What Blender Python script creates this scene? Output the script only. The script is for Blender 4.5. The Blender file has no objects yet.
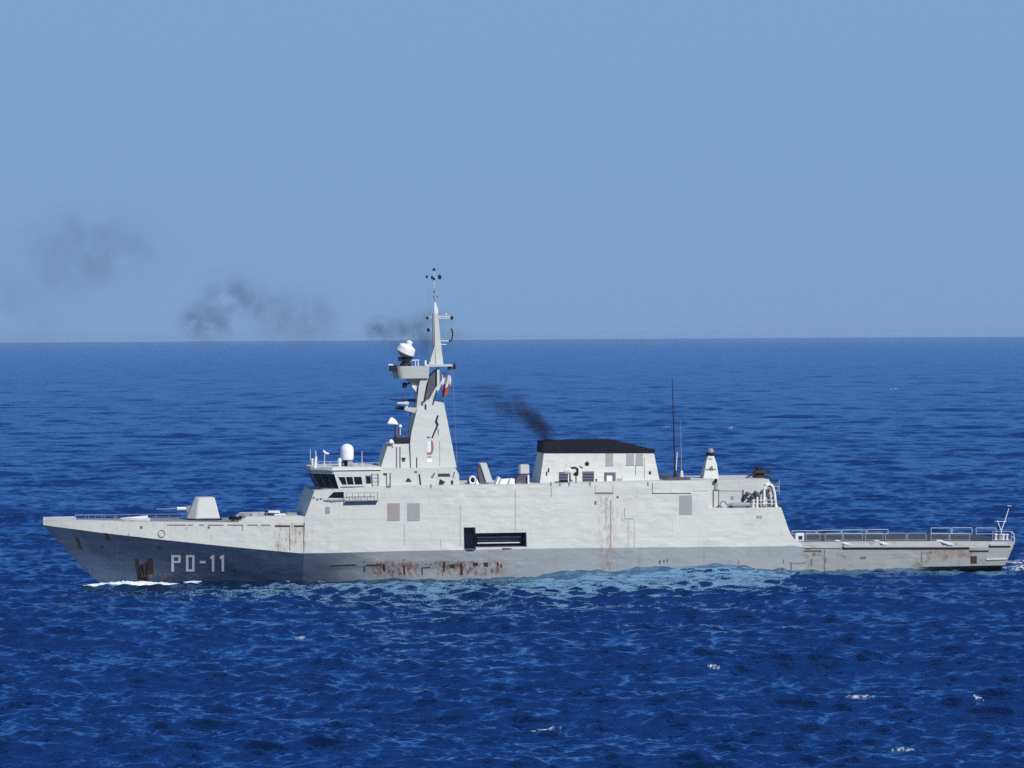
import bpy, bmesh, math, random
import numpy as np
from mathutils import Vector, Matrix

random.seed(7)
C = bpy.context.scene
COL = C.collection
R = math.radians

# ------------------------------------------------------------------ camera
FPX = 3441.0                      # focal length in pixels of a 1024-wide picture
CAM_H = 24.83
PITCH = math.atan((384 - 339.5 + 4.7) / FPX)
ROLL = math.atan(6.0 / 1024)
r0 = Vector((1, 0, 0)); u0 = Vector((0, math.sin(PITCH), math.cos(PITCH)))
FWD = Vector((0, math.cos(PITCH), -math.sin(PITCH)))
RIGHT = math.cos(ROLL) * r0 - math.sin(ROLL) * u0
UP = math.sin(ROLL) * r0 + math.cos(ROLL) * u0
CAM = Vector((0, 0, CAM_H))
cd = bpy.data.cameras.new('camera'); cam = bpy.data.objects.new('camera', cd); COL.objects.link(cam)
m = Matrix((RIGHT, UP, -FWD)).transposed().to_4x4(); m.translation = CAM
cam.matrix_world = m
cd.sensor_fit = 'HORIZONTAL'; cd.sensor_width = 36.0; cd.lens = FPX * 36.0 / 1024.0
cd.clip_start = 1.0; cd.clip_end = 150000.0
C.camera = cam
HAZE = 4.2e-5

# ship frame: x from the bow tip aft, y to starboard (away from the camera), z up from the waterline
YAW = R(9.0)
SHIP0 = Vector((-47.1, 344.8, 0.0))
M_SHIP = Matrix.Translation(SHIP0) @ Matrix.Rotation(YAW, 4, 'Z')

# ------------------------------------------------------------------ light
sun_ship = Vector((0.38, -0.66, 0.65)).normalized()
sun_w = (Matrix.Rotation(YAW, 3, 'Z') @ sun_ship).normalized()
SUN_EL = math.asin(sun_w.z)
SUN_AZ = math.atan2(sun_w.x, sun_w.y)        # from +Y, clockwise
sl = bpy.data.lights.new('sun', 'SUN'); sl.energy = 4.4; sl.angle = R(0.53); sl.color = (1.0, 0.95, 0.88)
sun = bpy.data.objects.new('sun', sl); COL.objects.link(sun)
sun.rotation_mode = 'QUATERNION'; sun.rotation_quaternion = sun_w.to_track_quat('Z', 'Y')
sun.location = (0, 0, 200)

W = bpy.data.worlds.new('World'); C.world = W; W.use_nodes = True
nt = W.node_tree; nt.nodes.clear()
sky = nt.nodes.new('ShaderNodeTexSky'); sky.sky_type = 'NISHITA'; sky.sun_disc = False
sky.sun_elevation = SUN_EL; sky.sun_rotation = SUN_AZ
sky.altitude = 0; sky.air_density = 1.0; sky.dust_density = 0.4; sky.ozone_density = 4.0
# clear maritime air: the strip above the horizon is an even blue, the upper sky the Nishita blue
tint = nt.nodes.new('ShaderNodeMix'); tint.data_type = 'RGBA'; tint.blend_type = 'MULTIPLY'
tint.inputs[0].default_value = 1.0
tint.inputs[7].default_value = (0.40, 0.64, 0.98, 1)
tcw = nt.nodes.new('ShaderNodeTexCoord'); sep = nt.nodes.new('ShaderNodeSeparateXYZ')
nt.links.new(tcw.outputs['Generated'], sep.inputs[0])
el = nt.nodes.new('ShaderNodeMapRange'); el.interpolation_type = 'SMOOTHSTEP'
el.inputs[1].default_value = 0.095; el.inputs[2].default_value = 0.42
el.inputs[3].default_value = 1.0; el.inputs[4].default_value = 0.0
nt.links.new(sep.outputs[2], el.inputs[0])
SKY_STRENGTH = 0.09
hz = nt.nodes.new('ShaderNodeMapRange'); hz.data_type = 'FLOAT_VECTOR'
hz.inputs[7].default_value = (0.0, 0.0, 0.0); hz.inputs[8].default_value = (0.1, 0.1, 0.1)
hz.inputs[9].default_value = tuple(c / SKY_STRENGTH for c in (0.208, 0.357, 0.605))
hz.inputs[10].default_value = tuple(c / SKY_STRENGTH for c in (0.212, 0.366, 0.635))
cz = nt.nodes.new('ShaderNodeCombineXYZ')
for i in range(3): nt.links.new(sep.outputs[2], cz.inputs[i])
nt.links.new(cz.outputs[0], hz.inputs[6])
mixh = nt.nodes.new('ShaderNodeMix'); mixh.data_type = 'RGBA'
bg = nt.nodes.new('ShaderNodeBackground'); bg.inputs[1].default_value = SKY_STRENGTH
out = nt.nodes.new('ShaderNodeOutputWorld')
nt.links.new(sky.outputs[0], tint.inputs[6])
nt.links.new(el.outputs[0], mixh.inputs[0]); nt.links.new(tint.outputs[2], mixh.inputs[6]); nt.links.new(hz.outputs[1], mixh.inputs[7])
nt.links.new(mixh.outputs[2], bg.inputs[0]); nt.links.new(bg.outputs[0], out.inputs[0])

C.view_settings.view_transform = 'Standard'; C.view_settings.look = 'None'
C.view_settings.exposure = 0.0; C.view_settings.gamma = 1.0; C.view_settings.use_curve_mapping = False
C.render.engine = 'CYCLES'
C.cycles.use_denoising = False; C.cycles.sample_clamp_direct = 4.0; C.cycles.sample_clamp_indirect = 2.0
C.cycles.caustics_reflective = False; C.cycles.caustics_refractive = False
C.cycles.max_bounces = 6; C.cycles.volume_bounces = 0
C.cycles.volume_step_rate = 1.0; C.cycles.volume_max_steps = 256

# ------------------------------------------------------------------ geometry of views
def ray(px, py):
    return FWD * FPX + RIGHT * (px - 512) - UP * (py - 384)
M_INV = M_SHIP.inverted()
CAM_S = M_INV @ CAM
ROT_INV = M_INV.to_3x3()
def U(px, py, y=0.0):
    """ship (x, z) of the photograph's point (px, py) on the ship's fore-and-aft plane at distance y from its centreline"""
    d = ROT_INV @ ray(px, py)
    t = (y - CAM_S.y) / d.y
    p = CAM_S + d * t
    return p.x, p.z
def sea_point(px, py):
    d = ray(px, py); t = -CAM.z / d.z
    p = CAM + d * t
    return p.x, p.y
def lerp(a, b, t): return a + (b - a) * t
def clamp(t): return max(0.0, min(1.0, t))
def sstep(a, b, x):
    t = clamp((x - a) / (b - a)); return t * t * (3 - 2 * t)
def interp(tab, x):
    xs = [a for a, _ in tab]
    return float(np.interp(x, xs, [b for _, b in tab]))

# ------------------------------------------------------------------ materials
def nodes_of(name):
    mt = bpy.data.materials.new(name); mt.use_nodes = True
    t = mt.node_tree; t.nodes.clear()
    o = t.nodes.new('ShaderNodeOutputMaterial')
    return mt, t, o
def mth(t, op, a, b=None, c=None, clampit=False):
    n = t.nodes.new('ShaderNodeMath'); n.operation = op; n.use_clamp = clampit
    for i, v in enumerate((a, b, c)):
        if v is None: continue
        if isinstance(v, (int, float)): n.inputs[i].default_value = v
        else: t.links.new(v, n.inputs[i])
    return n.outputs[0]
def noise(t, vec, scale, detail=3, rough=0.55, stretch=None):
    if stretch:
        mp = t.nodes.new('ShaderNodeMapping'); mp.inputs['Scale'].default_value = stretch
        t.links.new(vec, mp.inputs[0]); vec = mp.outputs[0]
    n = t.nodes.new('ShaderNodeTexNoise'); n.inputs['Scale'].default_value = scale
    n.inputs['Detail'].default_value = detail; n.inputs['Roughness'].default_value = rough
    t.links.new(vec, n.inputs['Vector'])
    return n.outputs['Fac']
def ramp(t, v, a, b, lo=0.0, hi=1.0):
    n = t.nodes.new('ShaderNodeMapRange'); n.interpolation_type = 'SMOOTHSTEP'
    n.inputs[1].default_value = a; n.inputs[2].default_value = b
    n.inputs[3].default_value = lo; n.inputs[4].default_value = hi
    t.links.new(v, n.inputs[0]); return n.outputs[0]
def mixc(t, f, a, b):
    n = t.nodes.new('ShaderNodeMix'); n.data_type = 'RGBA'
    if isinstance(f, (int, float)): n.inputs[0].default_value = f
    else: t.links.new(f, n.inputs[0])
    for i, v in ((6, a), (7, b)):
        if isinstance(v, tuple): n.inputs[i].default_value = (*v, 1)
        else: t.links.new(v, n.inputs[i])
    return n.outputs[2]
def bump(t, h, strength, dist):
    n = t.nodes.new('ShaderNodeBump'); n.inputs['Strength'].default_value = strength
    n.inputs['Distance'].default_value = dist; t.links.new(h, n.inputs['Height']); return n.outputs[0]

def simple(name, col, rough=0.5, var=0.15, scale=1.5, dirt=None, metallic=0.0):
    mt, t, o = nodes_of(name)
    tc = t.nodes.new('ShaderNodeTexCoord')
    b = t.nodes.new('ShaderNodeBsdfPrincipled')
    n = noise(t, tc.outputs['Object'], scale, 4)
    c = mixc(t, n, tuple(x * (1 - var) for x in col), tuple(min(1, x * (1 + var)) for x in col))
    if dirt:
        s = noise(t, tc.outputs['Object'], 2.2, 4, 0.6, (1.0, 1.0, 0.25))
        c = mixc(t, ramp(t, s, 0.56, 0.72, 0, dirt[1]), c, dirt[0])
    t.links.new(c, b.inputs['Base Color'])
    b.inputs['Specular IOR Level'].default_value = 0.5 if max(col) > 0.1 else 0.15
    b.inputs['Roughness'].default_value = rough; b.inputs['Metallic'].default_value = metallic
    t.links.new(b.outputs[0], o.inputs[0])
    return mt

def hull_paint(name, base, dents=0.05, rust=(), streak=0.5, seams=True, tan=None, bow=None):
    """grey ship paint: mottling, run-down streaks, plating seams, dented plates and rust blooms at fixed places of the ship"""
    mt, t, o = nodes_of(name)
    tc = t.nodes.new('ShaderNodeTexCoord'); vec = tc.outputs['Object']
    sx = t.nodes.new('ShaderNodeSeparateXYZ'); t.links.new(vec, sx.inputs[0])
    b = t.nodes.new('ShaderNodeBsdfPrincipled')
    n1 = noise(t, vec, 0.35, 5, 0.6, (1, 1, 1.6))
    n2 = noise(t, vec, 1.0, 5, 0.65, (1.6, 1.6, 0.16))
    n3 = noise(t, vec, 3.0, 4, 0.7, (1, 1, 1))
    c = mixc(t, n1, tuple(x * 0.91 for x in base), tuple(x * 1.07 for x in base))
    c = mixc(t, ramp(t, n2, 0.55, 0.78, 0, streak), c, tuple(x * y for x, y in zip(base, (0.62, 0.58, 0.52))))
    c = mixc(t, ramp(t, n3, 0.62, 0.75, 0, 0.35), c, tuple(x * 0.7 for x in base))
    if bow:  # dark bow tone with part of the flare's shade put into it
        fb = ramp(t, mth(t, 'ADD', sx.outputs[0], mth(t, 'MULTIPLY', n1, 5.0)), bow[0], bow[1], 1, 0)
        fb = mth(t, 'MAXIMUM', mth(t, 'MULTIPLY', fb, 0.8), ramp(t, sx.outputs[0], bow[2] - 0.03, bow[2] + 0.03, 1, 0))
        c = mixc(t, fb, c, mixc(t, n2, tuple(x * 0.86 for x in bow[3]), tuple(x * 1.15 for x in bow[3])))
    if tan:
        m1 = ramp(t, sx.outputs[0], tan[0] - 0.15, tan[0] + 0.15, 0, 1)
        m2 = mth(t, 'MULTIPLY', m1, ramp(t, n1, 0.25, 0.6, 0.35, 0.9))
        c = mixc(t, m2, c, tan[1])
        n4 = noise(t, vec, 0.9, 5, 0.7, (1, 1, 1.4))
        m3 = mth(t, 'MULTIPLY', m1, ramp(t, n4, 0.56, 0.66, 0, 0.75))
        c = mixc(t, m3, c, (0.17, 0.125, 0.095))
    rn = noise(t, vec, 2.4, 6, 0.75, (1.2, 1.2, 0.42))
    rv = noise(t, vec, 2.6, 4, 0.7, (1.3, 1.3, 0.10))
    rd = noise(t, vec, 4.5, 4, 0.7, (1, 1, 0.6))
    for (x0, x1, z0, z1, lo, st, col, run) in rust:
        def soft(v, a, bb, e): return mth(t, 'MULTIPLY', ramp(t, v, a - e, a + e), ramp(t, v, bb - e, bb + e, 1, 0))
        ex = min(0.5, (x1 - x0) * 0.3); ez = min(0.3, (z1 - z0) * 0.3)
        box = mth(t, 'MULTIPLY', soft(sx.outputs[0], x0, x1, ex), soft(sx.outputs[2], z0, z1, ez))
        k = mth(t, 'MULTIPLY', box, ramp(t, rv if run else rn, lo - 0.02, lo + (0.17 if run else 0.10), 0, st))
        c = mixc(t, k, c, col)
        k2 = mth(t, 'MULTIPLY', k, ramp(t, rd, 0.50, 0.60, 0, 0.8))
        c = mixc(t, k2, c, tuple(x * 0.3 for x in col))
    if seams:
        cb = t.nodes.new('ShaderNodeCombineXYZ')
        t.links.new(sx.outputs[0], cb.inputs[0]); t.links.new(sx.outputs[2], cb.inputs[1])
        br = t.nodes.new('ShaderNodeTexBrick'); br.inputs['Scale'].default_value = 1.0
        br.inputs['Brick Width'].default_value = 7.3; br.inputs['Row Height'].default_value = 2.15
        br.inputs['Mortar Size'].default_value = 0.035; br.inputs['Mortar Smooth'].default_value = 0.2
        br.offset = 0.37
        t.links.new(cb.outputs[0], br.inputs['Vector'])
        c = mixc(t, mth(t, 'MULTIPLY', br.outputs['Fac'], 0.28), c, tuple(x * 0.55 for x in base))
    t.links.new(c, b.inputs['Base Color'])
    b.inputs['Roughness'].default_value = 0.55
    dm = ramp(t, noise(t, vec, 0.22, 2, 0.5), 0.35, 0.65, 0.25, 1.0)
    d1 = mth(t, 'ADD', mth(t, 'MULTIPLY', mth(t, 'MULTIPLY', noise(t, vec, 0.80, 1, 0.5, (1.0, 1.0, 2.0)), dm), 0.42), mth(t, 'MULTIPLY', noise(t, vec, 0.33, 1, 0.5, (1.0, 1.0, 1.5)), 0.55))
    t.links.new(bump(t, d1, 1.0, dents * 3.4), b.inputs['Normal'])
    t.links.new(b.outputs[0], o.inputs[0])
    return mt

RUST = (0.25, 0.10, 0.05); OLD = (0.30, 0.19, 0.12)
GREY = (0.350, 0.388, 0.40)
rust_spots = []
def rspot(x0, y0, x1, y1, lo, st, col=RUST, run=False, y=-6.3):
    a = U(x0, y1, y); b_ = U(x1, y0, y)
    rust_spots.append((a[0], b_[0], a[1], b_[1], lo, st, col, run))
rspot(372, 561, 418, 577, 0.46, 0.85)
rspot(438, 560.5, 503, 576, 0.48, 0.85)
rspot(418, 562, 440, 570, 0.5, 0.7)
rspot(500, 560, 522, 572, 0.56, 0.7)
rspot(930, 547, 972, 558, 0.42, 0.6, OLD)
rspot(598, 492, 612, 580, 0.50, 0.5, OLD)
rspot(120, 520, 175, 524, 0.45, 0.7)
rspot(275, 524, 305, 552, 0.50, 0.6, OLD)
rspot(165, 524, 304, 546, 0.57, 0.55, OLD, True)
rspot(310, 500, 470, 548, 0.62, 0.35, OLD, True)
rspot(585, 488, 640, 578, 0.58, 0.5, OLD, True)
rspot(640, 500, 790, 547, 0.62, 0.30, OLD, True)
rspot(395, 560, 520, 577, 0.62, 0.4, OLD, True)
rspot(520, 549, 800, 572, 0.60, 0.45, OLD, True)
rspot(804, 549, 1010, 572, 0.60, 0.45, OLD, True)
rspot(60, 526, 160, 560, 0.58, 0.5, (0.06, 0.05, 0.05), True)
rspot(150, 574, 175, 584, 0.5, 0.6, OLD)
X_AFT = U(803, 546, -6.5)[0]
M_HULL = hull_paint('weathered_hull_paint_bow_shade', GREY, 0.05, rust_spots, 0.45, True, (X_AFT, (0.335, 0.345, 0.33)), (U(318, 560, -6)[0] + 2.5, U(385, 560, -6)[0] + 2.5, U(304.2, 560, -6)[0], (0.056, 0.092, 0.155)))  # bow end darkened: flare shade partly held in the colour, fading aft
M_SUP = hull_paint('superstructure_paint', (0.54, 0.56, 0.525), 0.055, [r for r in rust_spots if r[3] > 3.2], 0.30)
M_FIT = hull_paint('fitting_paint', (0.53, 0.555, 0.53), 0.02, (), 0.30, False)
M_MAST = hull_paint('mast_paint', (0.50, 0.53, 0.50), 0.03, (), 0.35, False)
M_WHITE = simple('white_paint', (0.80, 0.81, 0.82), 0.4, 0.05)
M_OFFW = simple('chalky_white_paint', (0.66, 0.69, 0.72), 0.5, 0.10, 2.0, ((0.40, 0.30, 0.22), 0.35))
M_LETTER = simple('hull_number_white', (0.88, 0.89, 0.90), 0.5, 0.03)
M_DECK = simple('deck_paint', (0.20, 0.22, 0.23), 0.8, 0.2, 0.8, ((0.25, 0.15, 0.10), 0.4))
M_PALED = simple('pale_deck_paint', (0.44, 0.44, 0.42), 0.8, 0.15, 0.5, ((0.30, 0.22, 0.15), 0.45))
M_DARK = simple('dark_grey_metal', (0.022, 0.022, 0.032), 0.6, 0.3, 2.0)
M_BLACK = simple('soot_black_paint', (0.008, 0.007, 0.014), 0.75, 0.3, 0.8)
M_MID = simple('mid_grey_metal', (0.24, 0.26, 0.28), 0.5, 0.2, 2.0)
M_GLASS = simple('window_glass', (0.008, 0.009, 0.016), 0.25, 0.2, 1.0)
M_RUST = simple('rusty_steel', (0.060, 0.038, 0.034), 0.85, 0.5, 3.0)
M_REDB = simple('faded_red_paint', (0.30, 0.11, 0.10), 0.7, 0.4, 3.0)
M_PINKG = simple('reddish_grey_louvre', (0.29, 0.262, 0.262), 0.7, 0.3, 5.0)
M_LOUV = simple('grey_louvre', (0.285, 0.30, 0.31), 0.7, 0.12, 3.0)
M_SEAM = simple('grimy_seam', (0.13, 0.125, 0.125), 0.8, 0.3, 3.0)
M_BROWN = simple('brown_gun_metal', (0.048, 0.036, 0.036), 0.6, 0.4, 3.0)
M_STREAK = simple('rust_streaked_steel', (0.21, 0.15, 0.12), 0.8, 0.3, 3.0)

# ------------------------------------------------------------------ mesh helpers
class MB:
    def __init__(s): s.v = []; s.f = []; s.mi = []
    def add(s, verts, faces, mi=0):
        o = len(s.v); s.v += [tuple(p) for p in verts]
        s.f += [tuple(i + o for i in f) for f in faces]; s.mi += [mi] * len(faces); return s
    def hexa(s, p, mi=0):      # p: 4 points one end, 4 the other
        return s.add(p, [(3, 2, 1, 0), (4, 5, 6, 7), (0, 1, 5, 4), (1, 2, 6, 5), (2, 3, 7, 6), (3, 0, 4, 7)], mi)
    def box(s, x0, x1, y0, y1, z0, z1, mi=0):
        return s.hexa([(x0, y0, z0), (x1, y0, z0), (x1, y1, z0), (x0, y1, z0),
                       (x0, y0, z1), (x1, y0, z1), (x1, y1, z1), (x0, y1, z1)], mi)
    def loft(s, a, b, mi=0):   # two rings of n points
        n = len(a)
        return s.add(list(a) + list(b), [tuple(range(n))[::-1], tuple(range(n, 2 * n))] +
                     [(i, (i + 1) % n, n + (i + 1) % n, n + i) for i in range(n)], mi)
    def prism(s, poly, y0, y1, mi=0):      # poly of ship (x, z), between two planes y
        return s.loft([(x, y0, z) for x, z in poly], [(x, y1, z) for x, z in poly], mi)
    def prism_hb(s, poly, hb, mi=0):       # symmetric about the centreline, half breadth hb(z)
        return s.loft([(x, -hb(z), z) for x, z in poly], [(x, hb(z), z) for x, z in poly], mi)
    def tube(s, p, q, r, r2=None, n=8, mi=0):
        p = Vector(p); q = Vector(q); d = (q - p).normalized()
        a = d.orthogonal().normalized(); b = d.cross(a)
        r2 = r if r2 is None else r2
        A = [p + (a * math.cos(2 * math.pi * i / n) + b * math.sin(2 * math.pi * i / n)) * r for i in range(n)]
        B = [q + (a * math.cos(2 * math.pi * i / n) + b * math.sin(2 * math.pi * i / n)) * r2 for i in range(n)]
        return s.loft(A, B, mi)
    def path(s, pts, r, n=6, mi=0):
        for a, b in zip(pts[:-1], pts[1:]): s.tube(a, b, r, n=n, mi=mi)
        return s
    def lathe(s, c, prof, n=20, axis='z', mi=0):   # prof: (radius, height) list
        rings = []
        c = Vector(c)
        for r, h in prof:
            ring = []
            for i in range(n):
                a = 2 * math.pi * i / n
                if axis == 'z': ring.append(c + Vector((r * math.cos(a), r * math.sin(a), h)))
                else:
                    ax = Vector(axis).normalized(); e = ax.orthogonal().normalized(); g = ax.cross(e)
                    ring.append(c + ax * h + (e * math.cos(a) + g * math.sin(a)) * r)
            rings.append(ring)
        V = [p for rr in rings for p in rr]; F = []
        for k in range(len(rings) - 1):
            for i in range(n):
                j = (i + 1) % n
                F.append((k * n + i, k * n + j, (k + 1) * n + j, (k + 1) * n + i))
        F.append(tuple(range(n))[::-1]); F.append(tuple((len(rings) - 1) * n + i for i in range(n)))
        return s.add(V, F, mi)
    def build(s, name, mat, parent=None, smooth=False, bevel=0.0, label=None, angle=35):
        me = bpy.data.meshes.new(name); me.from_pydata(s.v, [], s.f)
        for mm in (mat if isinstance(mat, (list, tuple)) else [mat]): me.materials.append(mm)
        me.polygons.foreach_set('material_index', s.mi)
        bm = bmesh.new(); bm.from_mesh(me)
        bmesh.ops.recalc_face_normals(bm, faces=bm.faces)
        if bevel:
            ed = [e for e in bm.edges if len(e.link_faces) == 2 and e.calc_face_angle(0) > R(25)]
            bmesh.ops.bevel(bm, geom=ed, offset=bevel, segments=2, affect='EDGES', clamp_overlap=True)
        bm.to_mesh(me); bm.free()
        if smooth or bevel:
            me.shade_smooth(); me.set_sharp_from_angle(angle=R(angle))
        o = bpy.data.objects.new(name, me); COL.objects.link(o)
        if parent is not None: o.parent = parent
        if label: o['label'] = label
        return o
def tag(o, label, cat=None, group=None, kind=None):
    o['label'] = label
    if cat: o['category'] = cat
    if group: o['group'] = group
    if kind: o['kind'] = kind
    return o
def cut(o, cutters):
    for k, mb in enumerate(cutters):
        c = mb.build('cutter', M_DARK, o.parent)
        md = o.modifiers.new('cut', 'BOOLEAN'); md.operation = 'DIFFERENCE'; md.object = c; md.solver = 'EXACT'
        bpy.context.view_layer.update()
        me = bpy.data.meshes.new_from_object(o.evaluated_get(bpy.context.evaluated_depsgraph_get()))
        o.modifiers.clear(); o.data = me
        bpy.data.objects.remove(c)

# ------------------------------------------------------------------ the sea
rng = np.random.default_rng(11)
NW = 130
lam = np.exp(np.linspace(np.log(0.8), np.log(46.0), NW)) * rng.uniform(0.96, 1.04, NW)
WIND = R(258.0)                           # the way the waves run
spread = rng.normal(0, 1, NW) * np.where(lam > 12, 0.30, 0.40)
wth = WIND + spread
kx, ky = 2 * np.pi / lam * np.cos(wth), 2 * np.pi / lam * np.sin(wth)
slope = 0.040 * np.interp(lam, [0.8, 1.3, 1.9, 2.8, 4.5, 8, 14, 24, 46], [2.4, 3.2, 2.4, 1.15, 0.70, 0.55, 0.46, 0.36, 0.22])
amp = slope * lam / (2 * np.pi)
ph = rng.uniform(0, 2 * np.pi, NW)
def sea(X, Y, cell):
    """displaced positions of the sea surface; waves shorter than about 2.5 cells are left to the shader"""
    X = np.asarray(X, np.float64); Y = np.asarray(Y, np.float64)
    Z = np.zeros_like(X); DX = np.zeros_like(X); DY = np.zeros_like(X)
    for i in range(NW):
        w = np.clip((lam[i] / cell - 1.9) / 1.3, 0, 1)
        if w.max() <= 0: continue
        p = kx[i] * X + ky[i] * Y + ph[i]
        w = w * amp[i]
        Z += w * np.cos(p); s = np.sin(p) * w * 0.5
        DX -= s * np.cos(wth[i]); DY -= s * np.sin(wth[i])
    # the ship's own wave system: crests and hollows standing along its sides
    c, s_ = math.cos(YAW), math.sin(YAW)
    xs = (X - SHIP0.x) * c + (Y - SHIP0.y) * s_; ys = -(X - SHIP0.x) * s_ + (Y - SHIP0.y) * c
    hx = np.interp(xs, [-8, 2, 8, 20, 28, 36, 50, 54, 62, 67, 71, 76, 90, 98, 112], SHIP_WAVE)
    dd = np.abs(ys) - 7.5
    Z = Z + hx * np.exp(-(np.where(dd > 0, dd / 13.0, dd / 9.0)) ** 2) * (np.abs(ys) < 60)
    return X + DX, Y + DY, Z
SHIP_WAVE = [0, 0, .0, .05, .15, .45, .5, .9, .95, 1.05, .6, .4, .3, .25, 0]

M_SEA, t, o = nodes_of('sea_water')
geo = t.nodes.new('ShaderNodeNewGeometry'); pos = geo.outputs['Position']
mp = t.nodes.new('ShaderNodeMapping'); mp.vector_type = 'POINT'
mp.inputs['Rotation'].default_value = (0, 0, -WIND); mp.inputs['Scale'].default_value = (1.0, 0.55, 1.0)
t.links.new(pos, mp.inputs[0])
w1 = noise(t, mp.outputs[0], 0.55, 4, 0.62)
w2 = noise(t, mp.outputs[0], 2.1, 3, 0.6)
h = mth(t, 'ADD', mth(t, 'MULTIPLY', w1, 1.0), mth(t, 'MULTIPLY', w2, 0.10))
nrm = bump(t, h, 1.0, 0.32)
body = t.nodes.new('ShaderNodeBsdfDiffuse'); body.inputs[0].default_value = (0.0030, 0.0135, 0.050, 1)
refl = t.nodes.new('ShaderNodeBsdfGlossy'); refl.inputs[0].default_value = (0.33, 0.62, 0.95, 1); refl.inputs['Roughness'].default_value = 0.11
fr = t.nodes.new('ShaderNodeFresnel'); fr.inputs[0].default_value = 1.333
for n in (body, refl, fr): t.links.new(nrm, n.inputs['Normal'])
mx = t.nodes.new('ShaderNodeMixShader')
t.links.new(mth(t, 'MULTIPLY', fr.outputs[0], 0.74), mx.inputs[0]); t.links.new(body.outputs[0], mx.inputs[1]); t.links.new(refl.outputs[0], mx.inputs[2])
t.links.new(mx.outputs[0], o.inputs[0])

def build_water():
    rr = [2.0, 20, 50, 80, 105, 125, 140]
    r = 150.0
    while r < 190: rr.append(r); r *= 1.0021
    while r < 1000: rr.append(r); r *= 1.00135
    while r < 5000: rr.append(r); r *= 1.0 + float(np.interp(math.log(r), [math.log(1000), math.log(4000)], [0.00135, 0.0021]))
    st = r * 0.0021
    while r < 17800: rr.append(r); st *= 1.022; r += st
    rr.append(18000.0)
    rr = np.array(rr)
    half = R(12.0); n = 1150
    fine = np.linspace(-half, half, n)
    coarse = np.linspace(half, 2 * math.pi - half, 121)[1:-1]
    th = np.concatenate([fine, coarse])
    TH, RR = np.meshgrid(th, rr)
    X = RR * np.sin(TH); Y = RR * np.cos(TH)
    dr = np.gradient(rr)
    dth = np.concatenate([np.full(n, 2 * half / (n - 1)), np.full(len(coarse), coarse[1] - coarse[0])])
    cell = np.maximum(dr[:, None], RR * dth[None, :])
    fade = np.where(RR < 150, 0.0, 1.0)
    x, y, z = sea(X, Y, cell)
    V = np.stack([x, y, z], -1).reshape(-1, 3)
    nr, nc = RR.shape
    i = np.arange(nr - 1)[:, None] * nc; j = np.arange(nc)[None, :]; j2 = (j + 1) % nc
    F = np.stack([i + j, i + nc + j, i + nc + j2, i + j2], -1).reshape(-1, 4)
    me = bpy.data.meshes.new('water')
    me.vertices.add(len(V)); me.vertices.foreach_set('co', V.astype(np.float32).ravel())
    me.loops.add(F.size); me.loops.foreach_set('vertex_index', F.astype(np.int32).ravel())
    me.polygons.add(len(F)); me.polygons.foreach_set('loop_start', np.arange(0, F.size, 4, dtype=np.int32))
    me.update(calc_edges=True)
    me.shade_smooth()
    me.materials.append(M_SEA)
    o = bpy.data.objects.new('water', me); COL.objects.link(o)
    tag(o, 'deep blue choppy open sea reaching the horizon', 'sea', kind='structure')
build_water()

# ------------------------------------------------------------------ the air: thin even sea haze
hm, t, o = nodes_of('sea_haze')
v = t.nodes.new('ShaderNodeVolumePrincipled'); v.inputs['Color'].default_value = (0.50, 0.72, 1.0, 1)
v.inputs['Density'].default_value = HAZE
t.links.new(v.outputs[0], o.inputs['Volume'])
hmsh = bpy.data.meshes.new('haze')
bmh = bmesh.new(); bmesh.ops.create_cube(bmh, size=1.0)
bmesh.ops.scale(bmh, vec=(38000, 38000, 42), verts=bmh.verts); bmesh.ops.translate(bmh, vec=(0, 0, 16), verts=bmh.verts)
bmh.to_mesh(hmsh); bmh.free(); hmsh.materials.append(hm)
haze = bpy.data.objects.new('haze', hmsh); COL.objects.link(haze)
haze['label'] = 'thin blue sea haze paling the far water'; haze['category'] = 'haze'; haze['kind'] = 'stuff'

#SHIP#
# ------------------------------------------------------------------ the patrol ship
def cat_label(o, label, cat, group=None): return tag(o, label, cat, group)
ship = bpy.data.objects.new('patrol_ship', None); COL.objects.link(ship)
ship.matrix_world = M_SHIP
tag(ship, 'grey rust-streaked naval patrol ship marked PD-11 steaming left across the blue sea', 'warship')

# ---- hull form
L_END = U(1013, 541, -6.2)[0]
KN_Y = [(43, 525), (100, 532.6), (165, 540), (225, 546.2), (300, 553.3), (330, 553), (400, 551), (560, 548.2), (790, 546.2), (801, 546), (806, 549.6), (860, 549.0), (960, 548.4), (1012, 547)]
def hb_kn_d(d): return interp([(0, 0.04), (1, 0.40), (3, 1.02), (5, 1.65), (10, 3.05), (15, 4.2), (20, 5.1), (26, 5.95), (32, 6.4), (40, 6.72), (48, 6.8), (78, 6.8), (90, 6.55), (99, 6.2)], d)
def hb_wl_d(d): return interp([(0, 0.03), (3, 0.35), (6, 0.98), (12, 2.36), (18, 3.80), (25, 5.15), (32, 5.85), (38, 6.05), (46, 6.35), (70, 6.5), (82, 6.3), (92, 5.9)], d)
_kn = []
for px, py in KN_Y:
    y = -1.0
    for _ in range(6):
        x, z = U(px, py, y); y = -hb_kn_d(max(0, x))
    _kn.append((x, z))
_kn[0] = (0.0, _kn[0][1])
def zk(x): return interp(_kn, x)
STEM = 5.7
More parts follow.
